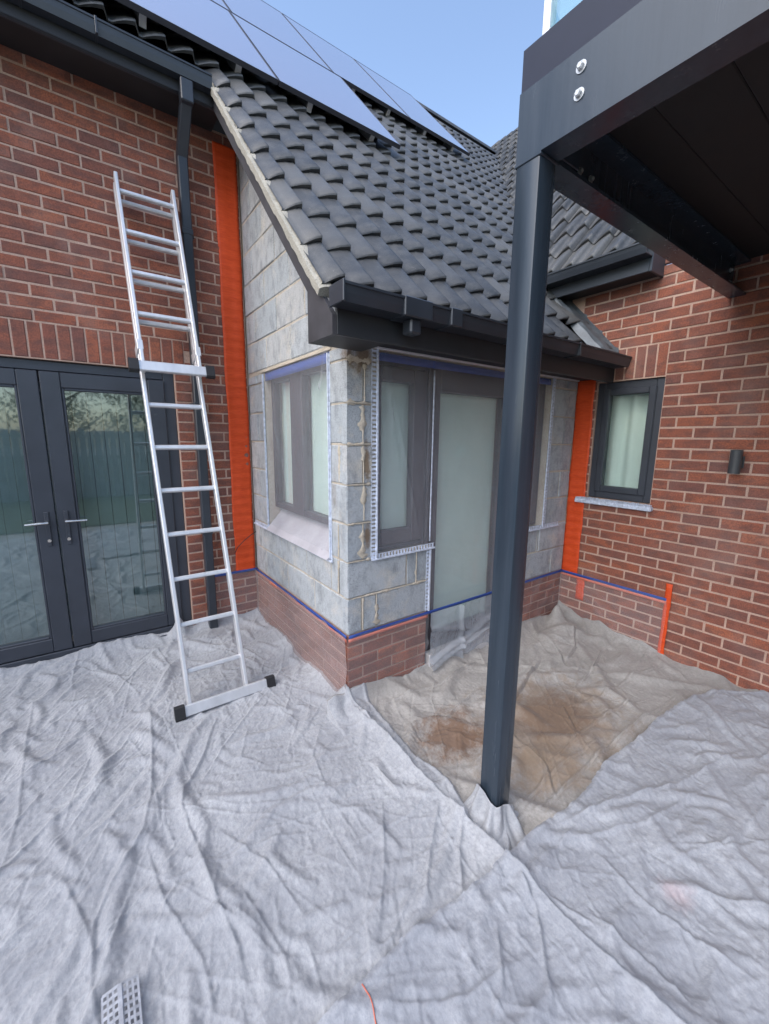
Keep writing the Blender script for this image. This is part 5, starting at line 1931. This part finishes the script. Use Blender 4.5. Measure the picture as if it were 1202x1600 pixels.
# thin red thread on the front sheet
hC = lambda x, y: float(sample(XS, YS, HC, np.array([[x]]), np.array([[y]]))[0, 0])
tp = []
for i in range(14):
    t = i / 13
    x_, y_ = 0.517 - 0.012 * t + 0.006 * math.sin(5 * t), 0.80 - 0.12 * t
    tp.append((x_, y_, max(hC(x_, y_), hA(x_, y_)) + 0.0035))
tag(MB().tube(tp, 0.0018, 6).build('thread', M['redline'], smooth=True), 'thin red thread across the edge of the front dust sheet', 'thread')

# ================================================================== GARDEN BEHIND (seen mirrored in the french doors)
fence = thing('timber_fence', 'weathered timber board fence at the end of the garden', 'fence', (-1, -6.2, GZ))
for i in range(62):
    xx = -6.0 + i * 0.165
    MB().box(xx, xx + 0.15, -6.2 + 0.012 * (i % 2), -6.18 + 0.012 * (i % 2), GZ, 1.62 + 0.01 * math.sin(i), 0.003).build('board', M['fence'], fence)
for i in range(6):
    xx = -6.0 + i * 1.98
    MB().box(xx, xx + 0.09, -6.32, -6.22, GZ, 1.70, 0.004).build('post', M['fence'], fence)
for zz in (0.2, 0.9, 1.45):
    MB().box(-6.0, 4.2, -6.218, -6.203, zz, zz + 0.07).build('rail', M['fence'], fence)

side_f = thing('timber_fence', 'dark timber board fence along the garden side, facing the balcony post', 'fence', (-5.2, -1, GZ))
for i in range(60):
    yy = -6.1 + i * 0.165
    MB().box(-5.2 + 0.012 * (i % 2), -5.18 + 0.012 * (i % 2), yy, yy + 0.15, GZ, 1.68, 0.003).build('board', M['fence'], side_f)
for i in range(6):
    MB().box(-5.32, -5.22, -6.1 + i * 1.98, -6.01 + i * 1.98, GZ, 1.74, 0.004).build('post', M['fence'], side_f)


def tree(x, y, h, rad, label, seed):
    rr = random.Random(seed)
    o = thing('garden_tree', label, 'tree', (x, y, GZ), 'trees behind the fence')
    m = MB().tube([(x, y, GZ), (x + 0.05, y, h * 0.35), (x - 0.03, y + 0.05, h * 0.8)], [0.13, 0.09, 0.03], 10)
    for k in range(7):
        a = rr.uniform(0, 6.28)
        z0 = h * rr.uniform(0.3, 0.6)
        m.tube([(x, y, z0), (x + math.cos(a) * rad * .4, y + math.sin(a) * rad * .4, z0 + 0.4), (x + math.cos(a) * rad * .8, y + math.sin(a) * rad * .8, z0 + 0.9)], [0.045, 0.03, 0.01], 6)
    m.build('trunk', M['bark'], o, smooth=True)
    m = MB()
    cl = [(Vector((x + rr.gauss(0, rad * .5), y + rr.gauss(0, rad * .5), h * rr.uniform(0.45, 1.0))), rr.uniform(.25, .55)) for _ in range(38)]
    for (c, s) in cl:
        for _ in range(110):
            p = c + Vector((rr.gauss(0, s), rr.gauss(0, s), rr.gauss(0, s * .8))) * 0.6
            a = Vector((rr.uniform(-1, 1), rr.uniform(-1, 1), rr.uniform(-1, 1))).normalized() * rr.uniform(.025, .05)
            b = a.cross(Vector((rr.uniform(-1, 1), rr.uniform(-1, 1), rr.uniform(-1, 1)))).normalized() * a.length * 0.6
            m.add([p - a, p + b, p + a, p - b], [(0, 1, 2, 3)])
    m.build('crown', M['leaf'], o, smooth=True)


tree(-2.6, -7.4, 3.4, 1.3, 'bushy tree behind the fence, nearest the fence end', 1)
tree(-0.4, -7.8, 4.1, 1.5, 'tallest bushy tree behind the middle of the fence', 2)
tree(1.9, -7.3, 3.2, 1.3, 'low bushy tree behind the fence beyond the balcony', 3)
tree(4.0, -8.0, 4.4, 1.5, 'broad tree behind the fence corner', 4)
tree(-5.0, -7.9, 4.2, 1.5, 'broad tree behind the far end of the fence', 6)
